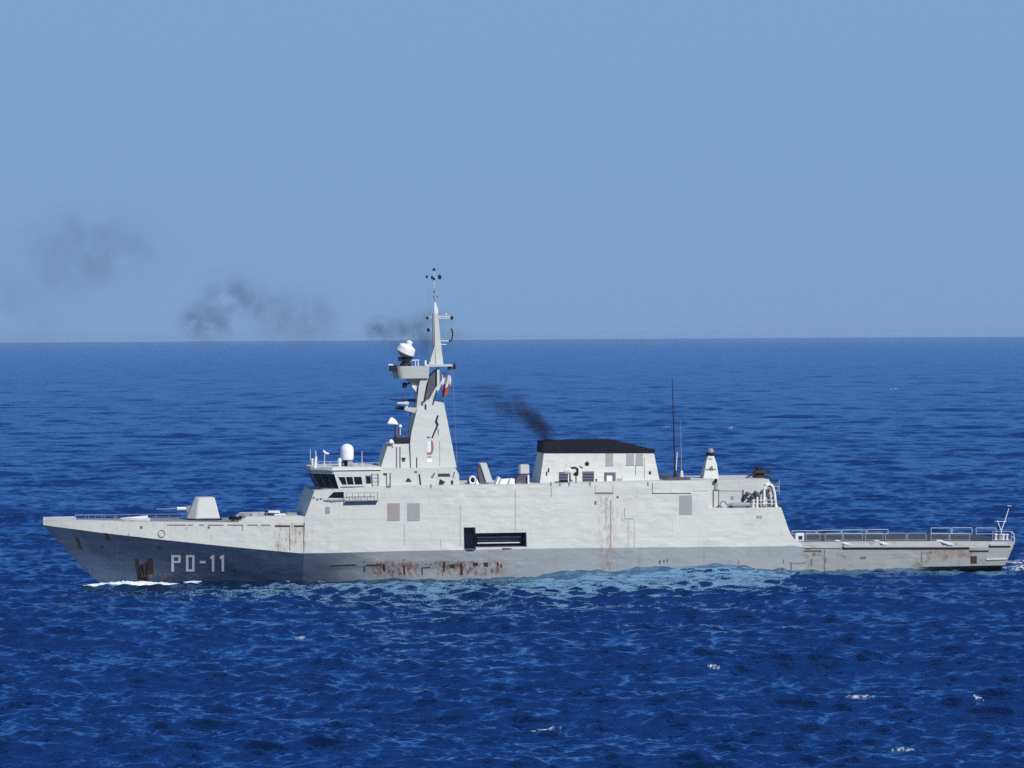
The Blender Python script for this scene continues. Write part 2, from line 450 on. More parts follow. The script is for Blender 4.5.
def hull_hb(x, z):
    """half breadth of the lower hull"""
    v = z / zk(x); vc = max(-0.35, min(1, v))
    d = x - STEM * (1 - vc)
    if d < 0: return 0.0
    b_ = lerp(hb_wl_d(d), hb_kn_d(d), vc) if vc >= 0 else hb_wl_d(d) * (1 + 0.25 * vc)
    b_ -= 0.13 * sstep(26, 30, x) * sstep(46, 34, x) * sstep(0.64, 0.42, vc)
    s = sstep(86, 98, x)
    b_ -= s * 3.2 * max(0.0, 0.30 - vc) / 0.30
    return max(0.02, b_)
def up_hb(x, z):
    """half breadth of the upper side, leaning inboard"""
    lean = lerp(0.26, 0.135, sstep(6, 30, x))
    return max(0.03, hb_kn_d(max(0, x)) - lean * (z - zk(x)) * min(1, 0.25 + x / 8))
def side(px, py, out=0.0):
    y = -6.3
    for _ in range(8):
        x, z = U(px, py, y)
        y = -(hull_hb(x, z) if z < zk(x) else up_hb(x, z))
    return Vector((x, y - out, z))
def zup(tab):
    """ship (x, z) curve along the upper side from a pixel table"""
    r = []
    for px, py in tab:
        p = side(px, py); r.append((p.x, p.z))
    return r

# lower hull: levels from below the water up to the knuckle
levels = [-0.7, -0.35, -0.12, 0.0, 0.1, 0.2, 0.3, 0.42, 0.5, 0.58, 0.64, 0.72, 0.8, 0.88, 0.95, 1.0]
nu = 110
mb = MB(); grid = []
for v in levels:
    vs = max(v, -0.35); x_s = STEM * (1 - vs); x_e = L_END - 1.15 * (1 - max(0, v))
    row = []
    for i in range(nu + 1):
        u = i / nu; u = u ** 1.25
        x = lerp(x_s, x_e, u); z = v * zk(max(0, x))
        row.append((x, 0.02 if i == 0 else hull_hb(x, z), z))
    grid.append(row)
nl = len(levels)
V = []; F = []
for sgn in (-1, 1):
    for row in grid: V += [(x, sgn * b_, z) for x, b_, z in row]
S = nl * (nu + 1)
def vid(s, k, i): return s * S + k * (nu + 1) + i
for k in range(nl - 1):
    for i in range(nu):
        F.append((vid(0, k, i), vid(0, k, i + 1), vid(0, k + 1, i + 1), vid(0, k + 1, i)))
        F.append((vid(1, k, i), vid(1, k + 1, i), vid(1, k + 1, i + 1), vid(1, k, i + 1)))
    F.append((vid(0, k, 0), vid(0, k + 1, 0), vid(1, k + 1, 0), vid(1, k, 0)))
    F.append((vid(0, k, nu), vid(1, k, nu), vid(1, k + 1, nu), vid(0, k + 1, nu)))
for i in range(nu):
    F.append((vid(0, 0, i), vid(1, 0, i), vid(1, 0, i + 1), vid(0, 0, i + 1)))
    F.append((vid(0, nl - 1, i), vid(0, nl - 1, i + 1), vid(1, nl - 1, i + 1), vid(1, nl - 1, i)))
mb.add(V, F)
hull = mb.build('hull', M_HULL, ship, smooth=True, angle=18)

def shell(name, mat, x_front, x_aft, z_top, hb, nu=40, levels=(0, 0.25, 0.5, 0.75, 1.0), zbot=zk, parent=ship, angle=20):
    """closed body between a front edge and an aft edge (both x as a function of level), bottom at zbot, top at z_top"""
    g = []
    for v in levels:
        xa, xb = x_front(v), x_aft(v); row = []
        for i in range(nu + 1):
            x = lerp(xa, xb, i / nu); z = lerp(zbot(max(0, x)) + 0.0, z_top(x), v)
            row.append((x, hb(x, z), z))
        g.append(row)
    n = len(levels); S = n * (nu + 1); V = []; F = []
    for sg in (-1, 1):
        for row in g: V += [(x, sg * b_, z) for x, b_, z in row]
    q = lambda s, k, i: s * S + k * (nu + 1) + i
    for k in range(n - 1):
        for i in range(nu):
            F.append((q(0, k, i), q(0, k, i + 1), q(0, k + 1, i + 1), q(0, k + 1, i)))
            F.append((q(1, k, i), q(1, k + 1, i), q(1, k + 1, i + 1), q(1, k, i + 1)))
        F.append((q(0, k, 0), q(0, k + 1, 0), q(1, k + 1, 0), q(1, k, 0)))
        F.append((q(0, k, nu), q(1, k, nu), q(1, k + 1, nu), q(0, k + 1, nu)))
    for i in range(nu):
        F.append((q(0, 0, i), q(1, 0, i), q(1, 0, i + 1), q(0, 0, i + 1)))
        F.append((q(0, n - 1, i), q(0, n - 1, i + 1), q(1, n - 1, i + 1), q(1, n - 1, i)))
    return MB().add(V, F).build(name, mat, parent, smooth=True, angle=angle)

# ---- raised bow side above the knuckle, with its deck
deck_tab = zup([(43, 519.5), (75, 519.8), (150, 521.2), (225, 522.3), (304.5, 522.6)])
deck_tab[0] = (0.0, deck_tab[0][1])
ztop_bow = lambda x: interp(deck_tab, x)
X_SF0 = side(304.2, 552)[0]
bow = shell('bow_side_plating', M_SUP, lambda v: 0.0, lambda v: X_SF0, ztop_bow, up_hb, 46)
for sg in (-1, 1):      # low bulwark at the stem
    mb = MB(); x1 = side(76, 519)[0]
    n = 8
    A = []
    for i in range(n + 1):
        x = lerp(0.02, x1, i / n); z = ztop_bow(x); b_ = up_hb(x, z)
        A.append((x, b_, z))
    for (xa, ba, za), (xb, bb, zb) in zip(A[:-1], A[1:]):
        mb.hexa([(xa, sg * ba, za), (xb, sg * bb, zb), (xb, sg * max(0.01, bb - 0.09), zb), (xa, sg * max(0.01, ba - 0.09), za),
                 (xa, sg * (ba - 0.02), za + 0.26), (xb, sg * (bb - 0.02), zb + 0.24), (xb, sg * max(0.005, bb - 0.10), zb + 0.24), (xa, sg * max(0.005, ba - 0.10), za + 0.26)])
    mb.build('bow_bulwark', M_FIT, ship)
mb = MB()
xs = [0.6 + i * (X_SF0 - 0.8) / 24 for i in range(25)]
for xa, xb in zip(xs[:-1], xs[1:]):
    ba, bb = up_hb(xa, ztop_bow(xa)) - 0.12, up_hb(xb, ztop_bow(xb)) - 0.12
    za, zb = ztop_bow(xa), ztop_bow(xb)
    if ba < 0.02: continue
    mb.hexa([(xa, -ba, za + .004), (xb, -bb, zb + .004), (xb, bb, zb + .004), (xa, ba, za + .004),
             (xa, -ba, za + .03), (xb, -bb, zb + .03), (xb, bb, zb + .03), (xa, ba, za + .03)])
mb.build('foredeck', M_DECK, ship)

# decal-thin plates that follow the side: letters, hatches, scuppers
def plate(mb, poly, out=0.03, depth=0.06, mi=0):
    P = [side(px, py) for px, py in poly]
    return mb.loft([(p.x, p.y - out, p.z) for p in P], [(p.x, p.y + depth, p.z) for p in P], mi)
def rect(x0, y0, x1, y1): return [(x0, y0), (x1, y0), (x1, y1), (x0, y1)]
def letter(strokes, name='hull_letter'):
    mb = MB()
    for k, r in enumerate(strokes): plate(mb, rect(*r) if not isinstance(r[0], tuple) else r, 0.03 + 0.004 * k)
    mb.build(name, M_LETTER, hull)
letter([(171.3, 555.2, 173.9, 571.6), (173.9, 555.2, 178.4, 557.2), (178.2, 555.4, 180.6, 562.6), (173.9, 561.1, 178.4, 563.0)])
letter([(185.9, 555.2, 188.4, 571.6), (188.4, 555.2, 192.2, 557.2), (192.0, 555.3, 194.4, 571.5), (188.4, 569.6, 192.2, 571.6)])
letter([(199.8, 561.0, 205.6, 563.4)])
letter([(211.8, 555.2, 214.2, 571.6), [(209.9, 557.4), (211.8, 555.4), (211.8, 558.6), (210.3, 559.4)]])
letter([(221.6, 555.2, 224.0, 571.6), [(219.7, 557.4), (221.6, 555.4), (221.6, 558.6), (220.1, 559.4)]])

# anchor in its rusty pocket
mb = MB()
plate(mb, [(134.8, 558.6), (138.6, 558.2), (141.5, 581), (137.8, 580.6)], 0.02)
plate(mb, [(147.2, 559.5), (152.6, 558.0), (153.6, 573.8), (147.6, 574.6)], 0.024)
plate(mb, [(138.8, 564.0), (143.0, 565.0), (147.6, 561.6), (147.6, 581.2), (141, 581)], 0.012)
mb.build('anchor_pocket', M_RUST, hull)
mb = MB()
P = side(143.5, 564); Q = side(144.6, 576)
mb.tube((P.x, P.y - 0.12, P.z), (Q.x, Q.y - 0.12, Q.z), 0.10)
for s_ in (-1, 1):
    T = side(144.4 + 4.2 * s_, 565.5); B = side(144.6 + 2.6 * s_, 576.5)
    mb.tube((B.x, B.y - 0.12, B.z), (T.x, T.y - 0.10, T.z), 0.14, 0.05)
    mb.tube((Q.x, Q.y - 0.12, Q.z), (B.x, B.y - 0.12, B.z), 0.13)
mb.build('anchor', M_BROWN, hull)
for r in [(157, 546.3, 161.6, 548.3), (101, 545.0, 103.6, 547.6)]:
    plate(MB(), rect(*r), 0.02).build('hull_slot', M_RUST, hull)
# dark stains and gouges along the lower side
for poly in ([(75, 537), (79, 538.5), (83, 551), (79.5, 548)], [(104, 532.8), (108, 533.5), (110, 541), (106.5, 539)],
             [(331, 565.4), (356, 564.4), (356, 565.4), (331, 566.4)], [(366, 564.8), (382, 564.3), (382, 565.5), (366, 566)],
             [(363.5, 561.5), (365.2, 561), (365.2, 571), (364, 573.5)], [(403.2, 559.5), (405, 559.5), (405.2, 574.8), (403.6, 575)],
             [(383, 564), (384.6, 564), (385.2, 571.5), (383.8, 572)], [(421, 567.4), (430, 567), (430, 568.2), (421, 568.6)],
             [(443, 562.4), (445, 562.2), (445, 571.5), (443.4, 572)], [(450, 564.5), (455, 564), (455, 568), (450, 568.5)],
             [(421.4, 567.8), (422.6, 567.8), (422.8, 575), (421.6, 575)], [(460, 563), (462, 562.6), (463, 575), (461, 575.4)],
             [(473, 562.5), (478, 562.5), (478, 566), (473, 566.4)], [(483.5, 562.5), (488, 562.3), (488, 567), (484, 566.6)],
             [(497, 562.2), (498.4, 562.2), (498.4, 566), (497, 566)], [(500.5, 564), (502, 564), (502, 568), (500.5, 568)],
             [(659.2, 560.5), (660.6, 560.2), (660.2, 563.6), (659, 563.6)], [(663.4, 560), (664.6, 560), (664.4, 562.4), (663.3, 562.5)],
             [(666.8, 559.3), (668, 559.3), (667.4, 562.2), (666.5, 562.2)], [(790.4, 562.2), (791.9, 562), (791.9, 572.2), (790.4, 572.4)],
             [(792, 563.4), (806, 562.4), (806, 563.2), (792, 564.2)], [(738, 560), (739, 560), (739, 565), (738, 565)],
             [(782.6, 559.5), (783.8, 559.5), (784.2, 563.4), (783, 563.4)], [(810.5, 559), (812.5, 558.8), (812.2, 566), (810.8, 566)],
             [(812.5, 553), (815.5, 553), (815.2, 556), (812.6, 556)], [(824, 558.4), (826.6, 558.2), (826.2, 563), (824, 563)],
             [(808.5, 570), (813, 569), (813.5, 572.3), (808.5, 572.4)], [(836, 569.6), (840, 569.2), (840, 572), (836, 572.2)],
             [(843.4, 546.6), (844.3, 546.6), (844.3, 572.4), (843.4, 572.4)], [(927, 547), (928.1, 547), (928.1, 572), (927, 572)],
             [(921, 552), (922.2, 552), (922.2, 563), (921, 563)], [(930, 551), (932, 551), (932, 553.6), (930, 553.6)],
             [(824, 550), (825, 550), (825, 571), (824, 571)], [(860, 557), (866, 556.4), (866, 559), (860, 559.4)]):
    plate(MB(), poly, 0.012, 0.05).build('hull_scar', M_STREAK if poly[0][0] > 700 else M_RUST, hull)
# stern mooring port with fender, and the shelf line above it
mb = MB(); plate(mb, rect(970.5, 556, 976.8, 563.5), 0.02); mb.build('mooring_port', M_RUST, hull)
mb = MB(); plate(mb, rect(969.4, 550.4, 988.5, 551.7), 0.05); mb.build('rubbing_strake', M_DARK, hull)
mb = MB(); plate(mb, rect(804, 550.2, 821.5, 551.4), 0.06); mb.build('rubbing_strake', M_SEAM, hull)
mb = MB(); plate(mb, [(986, 558.6), (1006.6, 558.0), (1006.6, 559.4), (986, 560)], 0.10, 0.0); mb.build('rubbing_strake', M_OFFW, hull)
for r in [(404, 558, 404.8, 559.4)]: pass

# scuppers and seams on the bow side
for a_, b_ in ((167, 186), (187.5, 204), (208, 223.5), (227.5, 243), (247.5, 258), (261, 271)):
    plate(MB(), rect(a_, 524.6, b_, 525.7), 0.012).build('scupper_slot', M_SEAM, bow)
for a_, b_ in ((275, 290), (294, 304)):
    plate(MB(), rect(a_, 525.2, b_, 527.0), 0.014).build('scupper_slot', M_RUST, bow)
for x0, y0, x1, y1 in ((289.2, 527, 290.1, 550), (303.3, 527, 304.0, 552.6), (242, 525.7, 242.8, 531)):
    plate(MB(), rect(x0, y0, x1, y1), 0.008).build('rust_run', M_STREAK, bow)
for r in ((140, 525.8, 142.4, 528.8), (207.6, 526.2, 209.8, 528.6)):
    plate(MB(), rect(*r), 0.012).build('fairlead', M_SEAM, bow)
mb = MB()
P = [side(161.6 + 3.3 * math.cos(a), 533.6 + 3.6 * math.sin(a), 0.05) for a in [2 * math.pi * i / 16 for i in range(17)]]
mb.path(P, 0.045); mb.build('towing_ring', M_LOUV, bow)
plate(MB(), [(161.6 + 2.6 * math.cos(2 * math.pi * i / 12), 533.6 + 2.9 * math.sin(2 * math.pi * i / 12)) for i in range(12)], 0.02).build('towing_eye', M_FIT, bow)
# breakwater across the foredeck
mb = MB()
for sg in (-1, 1):
    x0, z0 = U(122, 520.6, -2.6); x1, z1 = U(151, 519.0, -3.6)
    z0 = ztop_bow(x0)
    a_ = []
    for i in range(7):
        u = i / 6
        x = lerp(x0, x1, u); a_.append((x, sg * min(lerp(1.6, 3.0, u), up_hb(x, ztop_bow(x)) - 0.45), 0.08 + 0.24 * u))
    for (xa, ya, ha), (xb, yb, hb_) in zip(a_[:-1], a_[1:]):
        za, zb = ztop_bow(xa), ztop_bow(xb)
        mb.hexa([(xa, ya - .05, za), (xb, yb - .05, zb), (xb, yb + .05, zb), (xa, ya + .05, za),
                 (xa, ya - .05, za + ha), (xb, yb - .05, zb + hb_), (xb, yb + .05, zb + hb_), (xa, ya + .05, za + ha)])
    mb.build('breakwater', M_OFFW, ship)
    mb = MB()
for sg, px0, px1 in ((-1, 76, 120), (-1, 152, 180), (1, 76, 200)):
    mb = MB(); xa = U(px0, 519, -2)[0]; xb = U(px1, 520, -3)[0]
    n = 9; tops = []
    for i in range(n + 1):
        x = lerp(xa, xb, i / n); z = ztop_bow(x); y = sg * (up_hb(x, z) - 0.2)
        if sg > 0 or i % 2 == 0: mb.tube((x, y, z), (x, y, z + 0.42), 0.025, n=5)
        tops.append((x, y, z + 0.42))
    mb.path(tops, 0.02, 5)
    mb.build('bow_guard_rail', M_MID, ship)

# ---- gun turret
def xz(px, py, y): return U(px, py, y)
mb = MB()
base_p = [(xz(220.2, 518.7, -1.45)[0], -1.45), (xz(196.2, 519, -1.45)[0], -1.45), (xz(186.6, 519, -0.7)[0], -0.62)]
zb_ = xz(205, 519, -1.4)[1]; zt_ = xz(206, 497.5, -1.0)[1]
top_p = [(xz(214.6, 497, -1.0)[0], -1.0), (xz(198.6, 498, -1.0)[0], -1.0), (xz(195.0, 499.3, -0.4)[0], -0.42)]
A = [(x, y, zb_) for x, y in base_p] + [(x, -y, zb_) for x, y in base_p[::-1]]
B = [(x, y, zt_) for x, y in top_p] + [(x, -y, zt_) for x, y in top_p[::-1]]
mb.loft(A, B)
turret = mb.build('gun_turret', M_FIT, ship, bevel=0.07)
xg, zg = xz(205, 519.5, 0)
MB().lathe((xg, 0, ztop_bow(xg) - 0.05), [(1.75, 0), (1.75, zb_ - ztop_bow(xg) + 0.02), (1.2, zb_ - ztop_bow(xg) + 0.08)], 28).build('turret_ring', M_DARK, turret)
p0 = xz(192, 508.6, 0); p1 = xz(178, 508.8, 0); p2 = xz(158, 509.0, 0)
MB().lathe((p0[0], 0, p0[1]), [(0.20, 0), (0.17, 1.5)], 12, axis=(-1, 0, 0)).build('barrel_sleeve', M_OFFW, turret)
MB().lathe((p1[0] + 0.1, 0, p1[1]), [(0.05, 0), (0.042, 2.0), (0.06, 2.02), (0.06, 2.25)], 10, axis=(-1, 0, 0)).build('gun_barrel', M_MID, turret)
mb = MB(); mb.box(p0[0] - 0.55, p0[0] + 0.6, -0.22, 0.22, p0[1] - 0.45, p0[1] + 0.30); mb.build('gun_mantlet', M_MID, turret, bevel=0.03)

# ---- forward deckhouse and the gear on it
dh = [xz(238, 521.6, -4.2), xz(246.5, 516.6, -4.2), xz(305.6, 516.2, -4.2), xz(305.6, 522, -4.2)]
dh[0] = (dh[0][0], ztop_bow(dh[0][0])); dh[3] = (dh[3][0], ztop_bow(dh[3][0]))
dh_z = dh[1][1]
mb = MB()
def hb_dh(x, z): return up_hb(x, z) - 0.02
sec = []
for i in range(9):
    x = lerp(dh[0][0], X_SF0 + 0.35, i / 8); zl = ztop_bow(x) + 0.005; zu = zl + max(0.02, min(1, i / 1.0)) * (dh_z - zl)
    zu = zl + (dh_z - zl) * min(1.0, (x - dh[0][0]) / 0.85) + 0.001
    sec.append([(x, -hb_dh(x, zl), zl), (x, hb_dh(x, zl), zl), (x, hb_dh(x, zu) - 0.05, zu), (x, -hb_dh(x, zu) + 0.05, zu)])
for a_, b_ in zip(sec[:-1], sec[1:]): mb.loft(a_, b_)
bm_house = mb.build('forward_deckhouse', M_SUP, ship)
for r in ((268.5, 511.0, 280, 513.4), (274.5, 513.9, 286, 515.6)):
    a_ = xz(r[0], r[3], -3.0); b_ = xz(r[2], r[1], -3.0)
    mb = MB(); mb.box(a_[0], b_[0], -3.0, -1.6, a_[1], b_[1]); h_ = mb.build('deck_hatch', M_OFFW, ship, bevel=0.03)
    mb = MB(); mb.box(a_[0] + 0.12, b_[0] - 0.12, -2.9, -1.7, dh_z, a_[1] - 0.003); mb.build('hatch_coaming', M_DARK, h_)
a_ = xz(265, 515.6, -2.6); mb = MB(); mb.box(a_[0], a_[0] + 0.9, -2.6, -1.9, dh_z, dh_z + 0.42); mb.build('deck_locker', M_DARK, ship, bevel=0.03)
a_ = xz(287, 515.8, -1.5); b_ = xz(300, 513.0, -1.5); mb = MB(); mb.box(a_[0], b_[0], -1.5, 1.5, dh_z, b_[1]); mb.build('deck_locker', M_MID, ship, bevel=0.03)
for px in (233, 238.5):       # mooring gear in front of the deckhouse
    x, z = xz(px, 518, -2.6); zd = ztop_bow(x)
    mb = MB(); mb.lathe((x, -2.6, zd), [(0.30, 0), (0.16, 0.12), (0.16, 0.42), (0.26, 0.5), (0.26, 0.58)], 12)
    mb.tube((x - 0.4, -2.2, zd + 0.3), (x + 0.4, -2.2, zd + 0.3), 0.16, n=10); mb.build('mooring_winch', M_DARK, ship)
x, z = xz(246, 515, -2.5); mb = MB(); mb.box(x - 0.4, x + 0.5, -3.2, -2.4, dh_z, dh_z + 0.28); mb.tube((x - .3, -2.9, dh_z + .28), (x - 1.0, -2.9, dh_z - .1), .07); mb.build('deck_locker', M_MID, ship, bevel=0.03)
x, z = xz(252, 515, -3.5); mb = MB()
for k in range(4): mb.tube((x + k * 0.75, -3.4, dh_z), (x + k * 0.75, -3.4, dh_z + 0.32), 0.045, n=6)
mb.tube((x, -3.4, dh_z + .3), (x + 2.25, -3.4, dh_z + .3), 0.03, n=5); mb.build('deck_rail', M_MID, ship)

# ---- main superstructure
top_tab = zup([(313, 491), (346, 488.2), (380, 486.2), (460, 485.2), (538, 484.6), (600, 482.8), (660, 481.2), (692, 480.6), (771, 479.6)])
ztop_s = lambda x: interp(top_tab, x)
fr = [(0.0, 304.2), (0.25, 304.2), (0.55, 304.8), (0.6, 305.4), (0.8, 309.8), (1.0, 314.5)]
af = [(0.0, 803.6), (0.05, 800.5), (0.10, 795), (0.18, 790.8), (0.26, 788.4), (0.5, 783.0), (0.8, 776.0), (1.0, 771.0)]
lv = [0, 0.05, 0.10, 0.18, 0.26, 0.38, 0.5, 0.55, 0.6, 0.7, 0.8, 0.9, 1.0]
def lev_x(tab, v):
    px = interp(tab, v)
    y0 = 553 if px < 500 else 546.2; y1 = 491 if px < 500 else 479.6
    return side(px, lerp(y0, y1, v))[0]
sup = shell('superstructure', M_SUP, lambda v: lev_x(fr, v), lambda v: lev_x(af, v), ztop_s, up_hb, 60, lv, angle=25)
# recesses: boat bay amidships and the aft gallery
a_ = side(464.2, 550); b_ = side(475.4, 527.2); c_ = side(526.4, 532.4); d_ = side(526.4, 546.8)
cut1 = MB().box(a_.x, b_.x, -8, -4.7, a_.z, b_.z); cut2 = MB().box(b_.x - 0.05, c_.x, -8, -4.3, d_.z, c_.z)
g0 = side(709, 508.4); g1 = side(705, 480)
hbL = up_hb(g0.x + 3, g0.z)
x_far = side(800, 500).x
cut3 = MB().box(g0.x, x_far, -9, -hbL + 1.25, g0.z, g0.z + 6)
cut(sup, [cut1, cut2, cut3])
zg_ = g0.z; y_in = -hbL + 1.25
sup.data.shade_smooth(); sup.data.set_sharp_from_angle(angle=R(25))
M_BAY = simple('dark_navy', (0.075, 0.068, 0.105), 0.6, 0.3, 1.0)  # dark navy shared by bay lining, mast gap and dark gear
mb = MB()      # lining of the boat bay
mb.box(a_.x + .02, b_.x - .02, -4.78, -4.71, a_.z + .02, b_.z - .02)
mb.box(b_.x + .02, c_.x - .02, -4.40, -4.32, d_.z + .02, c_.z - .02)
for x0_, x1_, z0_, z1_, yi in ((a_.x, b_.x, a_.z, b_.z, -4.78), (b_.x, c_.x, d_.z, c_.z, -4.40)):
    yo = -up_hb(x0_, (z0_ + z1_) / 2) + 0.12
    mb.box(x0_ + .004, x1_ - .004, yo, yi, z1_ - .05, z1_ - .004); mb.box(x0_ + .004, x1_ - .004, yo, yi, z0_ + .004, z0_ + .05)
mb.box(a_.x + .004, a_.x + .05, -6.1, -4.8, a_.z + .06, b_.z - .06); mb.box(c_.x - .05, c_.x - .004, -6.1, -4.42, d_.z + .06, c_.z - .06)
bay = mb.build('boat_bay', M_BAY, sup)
zc_ = (c_.z + d_.z) / 2
for zz, m_, r_ in ((zc_ + 0.22, M_OFFW, 0.07), (zc_ - 0.08, M_MID, 0.05), (zc_ - 0.36, M_OFFW, 0.06)):
    mb = MB(); mb.tube((b_.x + 0.3, -5.6, zz), (c_.x - 0.4, -5.6, zz), r_)
    mb.build('bay_rail', m_, sup)
mb = MB(); hx0, hx1 = b_.x + 0.5, c_.x - 0.5     # boat hull stowed inside the bay
secs = []
for i in range(9):
    u = i / 8; x = lerp(hx0, hx1, u); w = 0.55 * (1 - 0.75 * max(0, 1 - u * 2.5) ** 2)
    secs.append([(x, -5.0 - w * 0.5, d_.z + .75), (x, -5.0, d_.z + .22 + .25 * max(0, 1 - 3 * u)), (x, -5.0 + w * 0.5, d_.z + .75)])
for p_, q_ in zip(secs[:-1], secs[1:]): mb.loft(p_, q_)
mb.build('bay_fender', M_MID, sup)
for r in ((524 - 22, 548.2, 511.5, 549.4), (466, 549.8, 474, 551.2)):
    plate(MB(), rect(*r), 0.02).build('bay_drain', M_DARK, sup)
# hatches, louvres, panel lines on the side
def side_part(name, mat, r, out=0.03, label=None, parent=sup, frame=None):
    o_ = plate(MB(), rect(*r), out).build(name, mat, parent, label=label)
    return o_
side_part('side_louvre', M_PINKG, (387.4, 503.2, 399.8, 520.8), label='faded reddish louvre panel')
side_part('side_louvre', M_LOUV, (407.4, 503.2, 419.8, 520.8))
side_part('side_louvre', M_LOUV, (679.4, 495.4, 692.0, 514.4))
side_part('side_port', M_MID, (325.2, 507.0, 329.8, 513.6))
for r in ((595, 492.4, 613.2, 493.8), (616.5, 496, 618.8, 498), (594.4, 501, 596.6, 504.4), (386, 485.8, 391, 487.4)):
    side_part('side_fitting', M_SEAM, r)
for r in ((624.4, 508, 625.1, 519), (625.1, 518.4, 633.6, 519.3), (595, 485, 595.6, 492.4), (612.6, 485, 613.2, 492.4),
          (612.5, 508, 613.1, 514), (634, 520, 634.5, 547), (628, 520, 628.5, 547), (652, 493.2, 690.5, 493.9), (652, 484.5, 652.6, 493.2),
          (440.5, 540, 441.1, 547), (692, 490.6, 708, 491.2), (404, 525, 404.6, 545), (460, 505, 460.6, 545), (515, 490, 515.6, 531), (551, 487.2, 551.7, 497)):
    side_part('panel_seam', M_LOUV if r[2] - r[0] < 1 else M_MID, r, 0.012)
for r in ((610, 500, 611.4, 546), (605.5, 497, 606.3, 530), (677, 515, 677.8, 532)):
    side_part('rust_run', M_OFFW if r[0] > 670 else M_PINKG, r, 0.008)
side_part('sponson_panel', M_SUP, (652.6, 482.4, 691.2, 493.0), 0.10)
side_part('name_board', M_LOUV, (756, 515.5, 762, 518.6), 0.01)
# small lifting lugs and brackets along the deck edge
for px in (389, 431, 551, 560, 569, 590, 648):
    p = side(px, 486.5 if px < 500 else 484.4)
    MB().box(p.x - .07, p.x + .07, p.y - .05, p.y + .10, p.z - .15, p.z + .25).build('deck_edge_bracket', M_MID, sup)

# bridge wing opening and catwalk on the port bow
plate(MB(), [(327.8, 497.8), (333.5, 492.2), (343.8, 491.8), (343.8, 498.0)], 0.02).build('wing_window', M_GLASS, sup)
plate(MB(), [(326.5, 499.6), (344.6, 499.2), (344.6, 500.6), (326.5, 501.0)], 0.12).build('wing_ledge', M_MID, sup)
mb = MB()
for px in (346, 352, 358, 364, 370, 377):
    p = side(px, 500.2, 0.45); mb.tube(p, p + Vector((0, 0, 0.75)), 0.03, n=5)
for dz in (0.38, 0.75):
    p = side(346, 500.2, 0.45); q_ = side(377.5, 499.6, 0.45); mb.tube(p + Vector((0, 0, dz)), q_ + Vector((0, 0, dz)), 0.022, n=5)
p = side(345.5, 500.6); q_ = side(378, 500.0)
mb.hexa([(p.x, p.y + .1, p.z - .06), (q_.x, q_.y + .1, q_.z - .06), (q_.x, q_.y - .5, q_.z - .06), (p.x, p.y - .5, p.z - .06),
         (p.x, p.y + .1, p.z + .02), (q_.x, q_.y + .1, q_.z + .02), (q_.x, q_.y - .5, q_.z + .02), (p.x, p.y - .5, p.z + .02)])
mb.build('catwalk', M_MID, sup)
for k in range(7):
    p = side(314 + k * 3.6, 497.3 + 0.62 * k + (k % 2) * 1.2, 0.10)
    MB().box(p.x - .10, p.x + .10, p.y, p.y + .2, p.z - .06, p.z + .07).build('side_cleat', M_MID, sup)

# ---- bridge: faceted front leaning forward over its foot
zb0 = xz(339, 490.5, -5.0)[1] - 0.35; zb1 = xz(350, 470.3, -5.0)[1]
xs0 = xz(340.5, 488.5, -5.2)[0]; xs1 = xz(333.0, 470.5, -4.9)[0]
xe0 = xz(381, 487, -5.2)[0]; xe1 = xz(381, 470, -4.9)[0]
def bridge_ring(v, grow=0.0):
    xs_ = lerp(xs0, xs1, v); xe_ = lerp(xe0, xe1, v); w = lerp(5.25, 4.95, v) + grow
    f_ = lerp(1.55, 2.0, v)
    z = lerp(zb0, zb1, v)
    return [(xe_, -w, z), (xs_ - grow, -w, z), (xs_ - f_ - grow, -lerp(3.35, 2.5, v), z), (xs_ - f_ - grow, lerp(3.35, 2.5, v), z), (xs_ - grow, w, z), (xe_, w, z)]
bridge = MB().loft(bridge_ring(0), bridge_ring(1)).build('bridge', M_FIT, ship)
mb = MB(); A = bridge_ring(1, 0.0); zr = xz(350, 467.2, -5.0)[1]
mb.loft([(x, y, zb1 + .003) for x, y, z in bridge_ring(1, 0.14)], [(x, y, zr) for x, y, z in bridge_ring(1, 0.02)])
mb.build('bridge_roof', M_FIT, bridge)
def on_bridge(k, s_, v, out=0.02):      # point on facet k (between ring points k and k+1)
    r_ = bridge_ring(v); a = Vector(r_[k]); b_ = Vector(r_[k + 1]); p = a.lerp(b_, s_)
    n_ = Vector((b_.y - a.y, -(b_.x - a.x), 0)).normalized()
    return p - n_ * out if n_.dot(Vector((p.x - (xs0 + 3), p.y, 0))) < 0 else p + n_ * out
def bridge_pane(name, mat, k, s0, s1, v0, v1, out=0.02, skew=0.0):
    A = [on_bridge(k, s0, v0, out), on_bridge(k, s1, v0, out), on_bridge(k, s1 + skew, v1, out), on_bridge(k, s0, v1, out)]
    B = [on_bridge(k, s0, v0, -0.04), on_bridge(k, s1, v0, -0.04), on_bridge(k, s1 + skew, v1, -0.04), on_bridge(k, s0, v1, -0.04)]
    return MB().loft(A, B).build(name, mat, bridge)
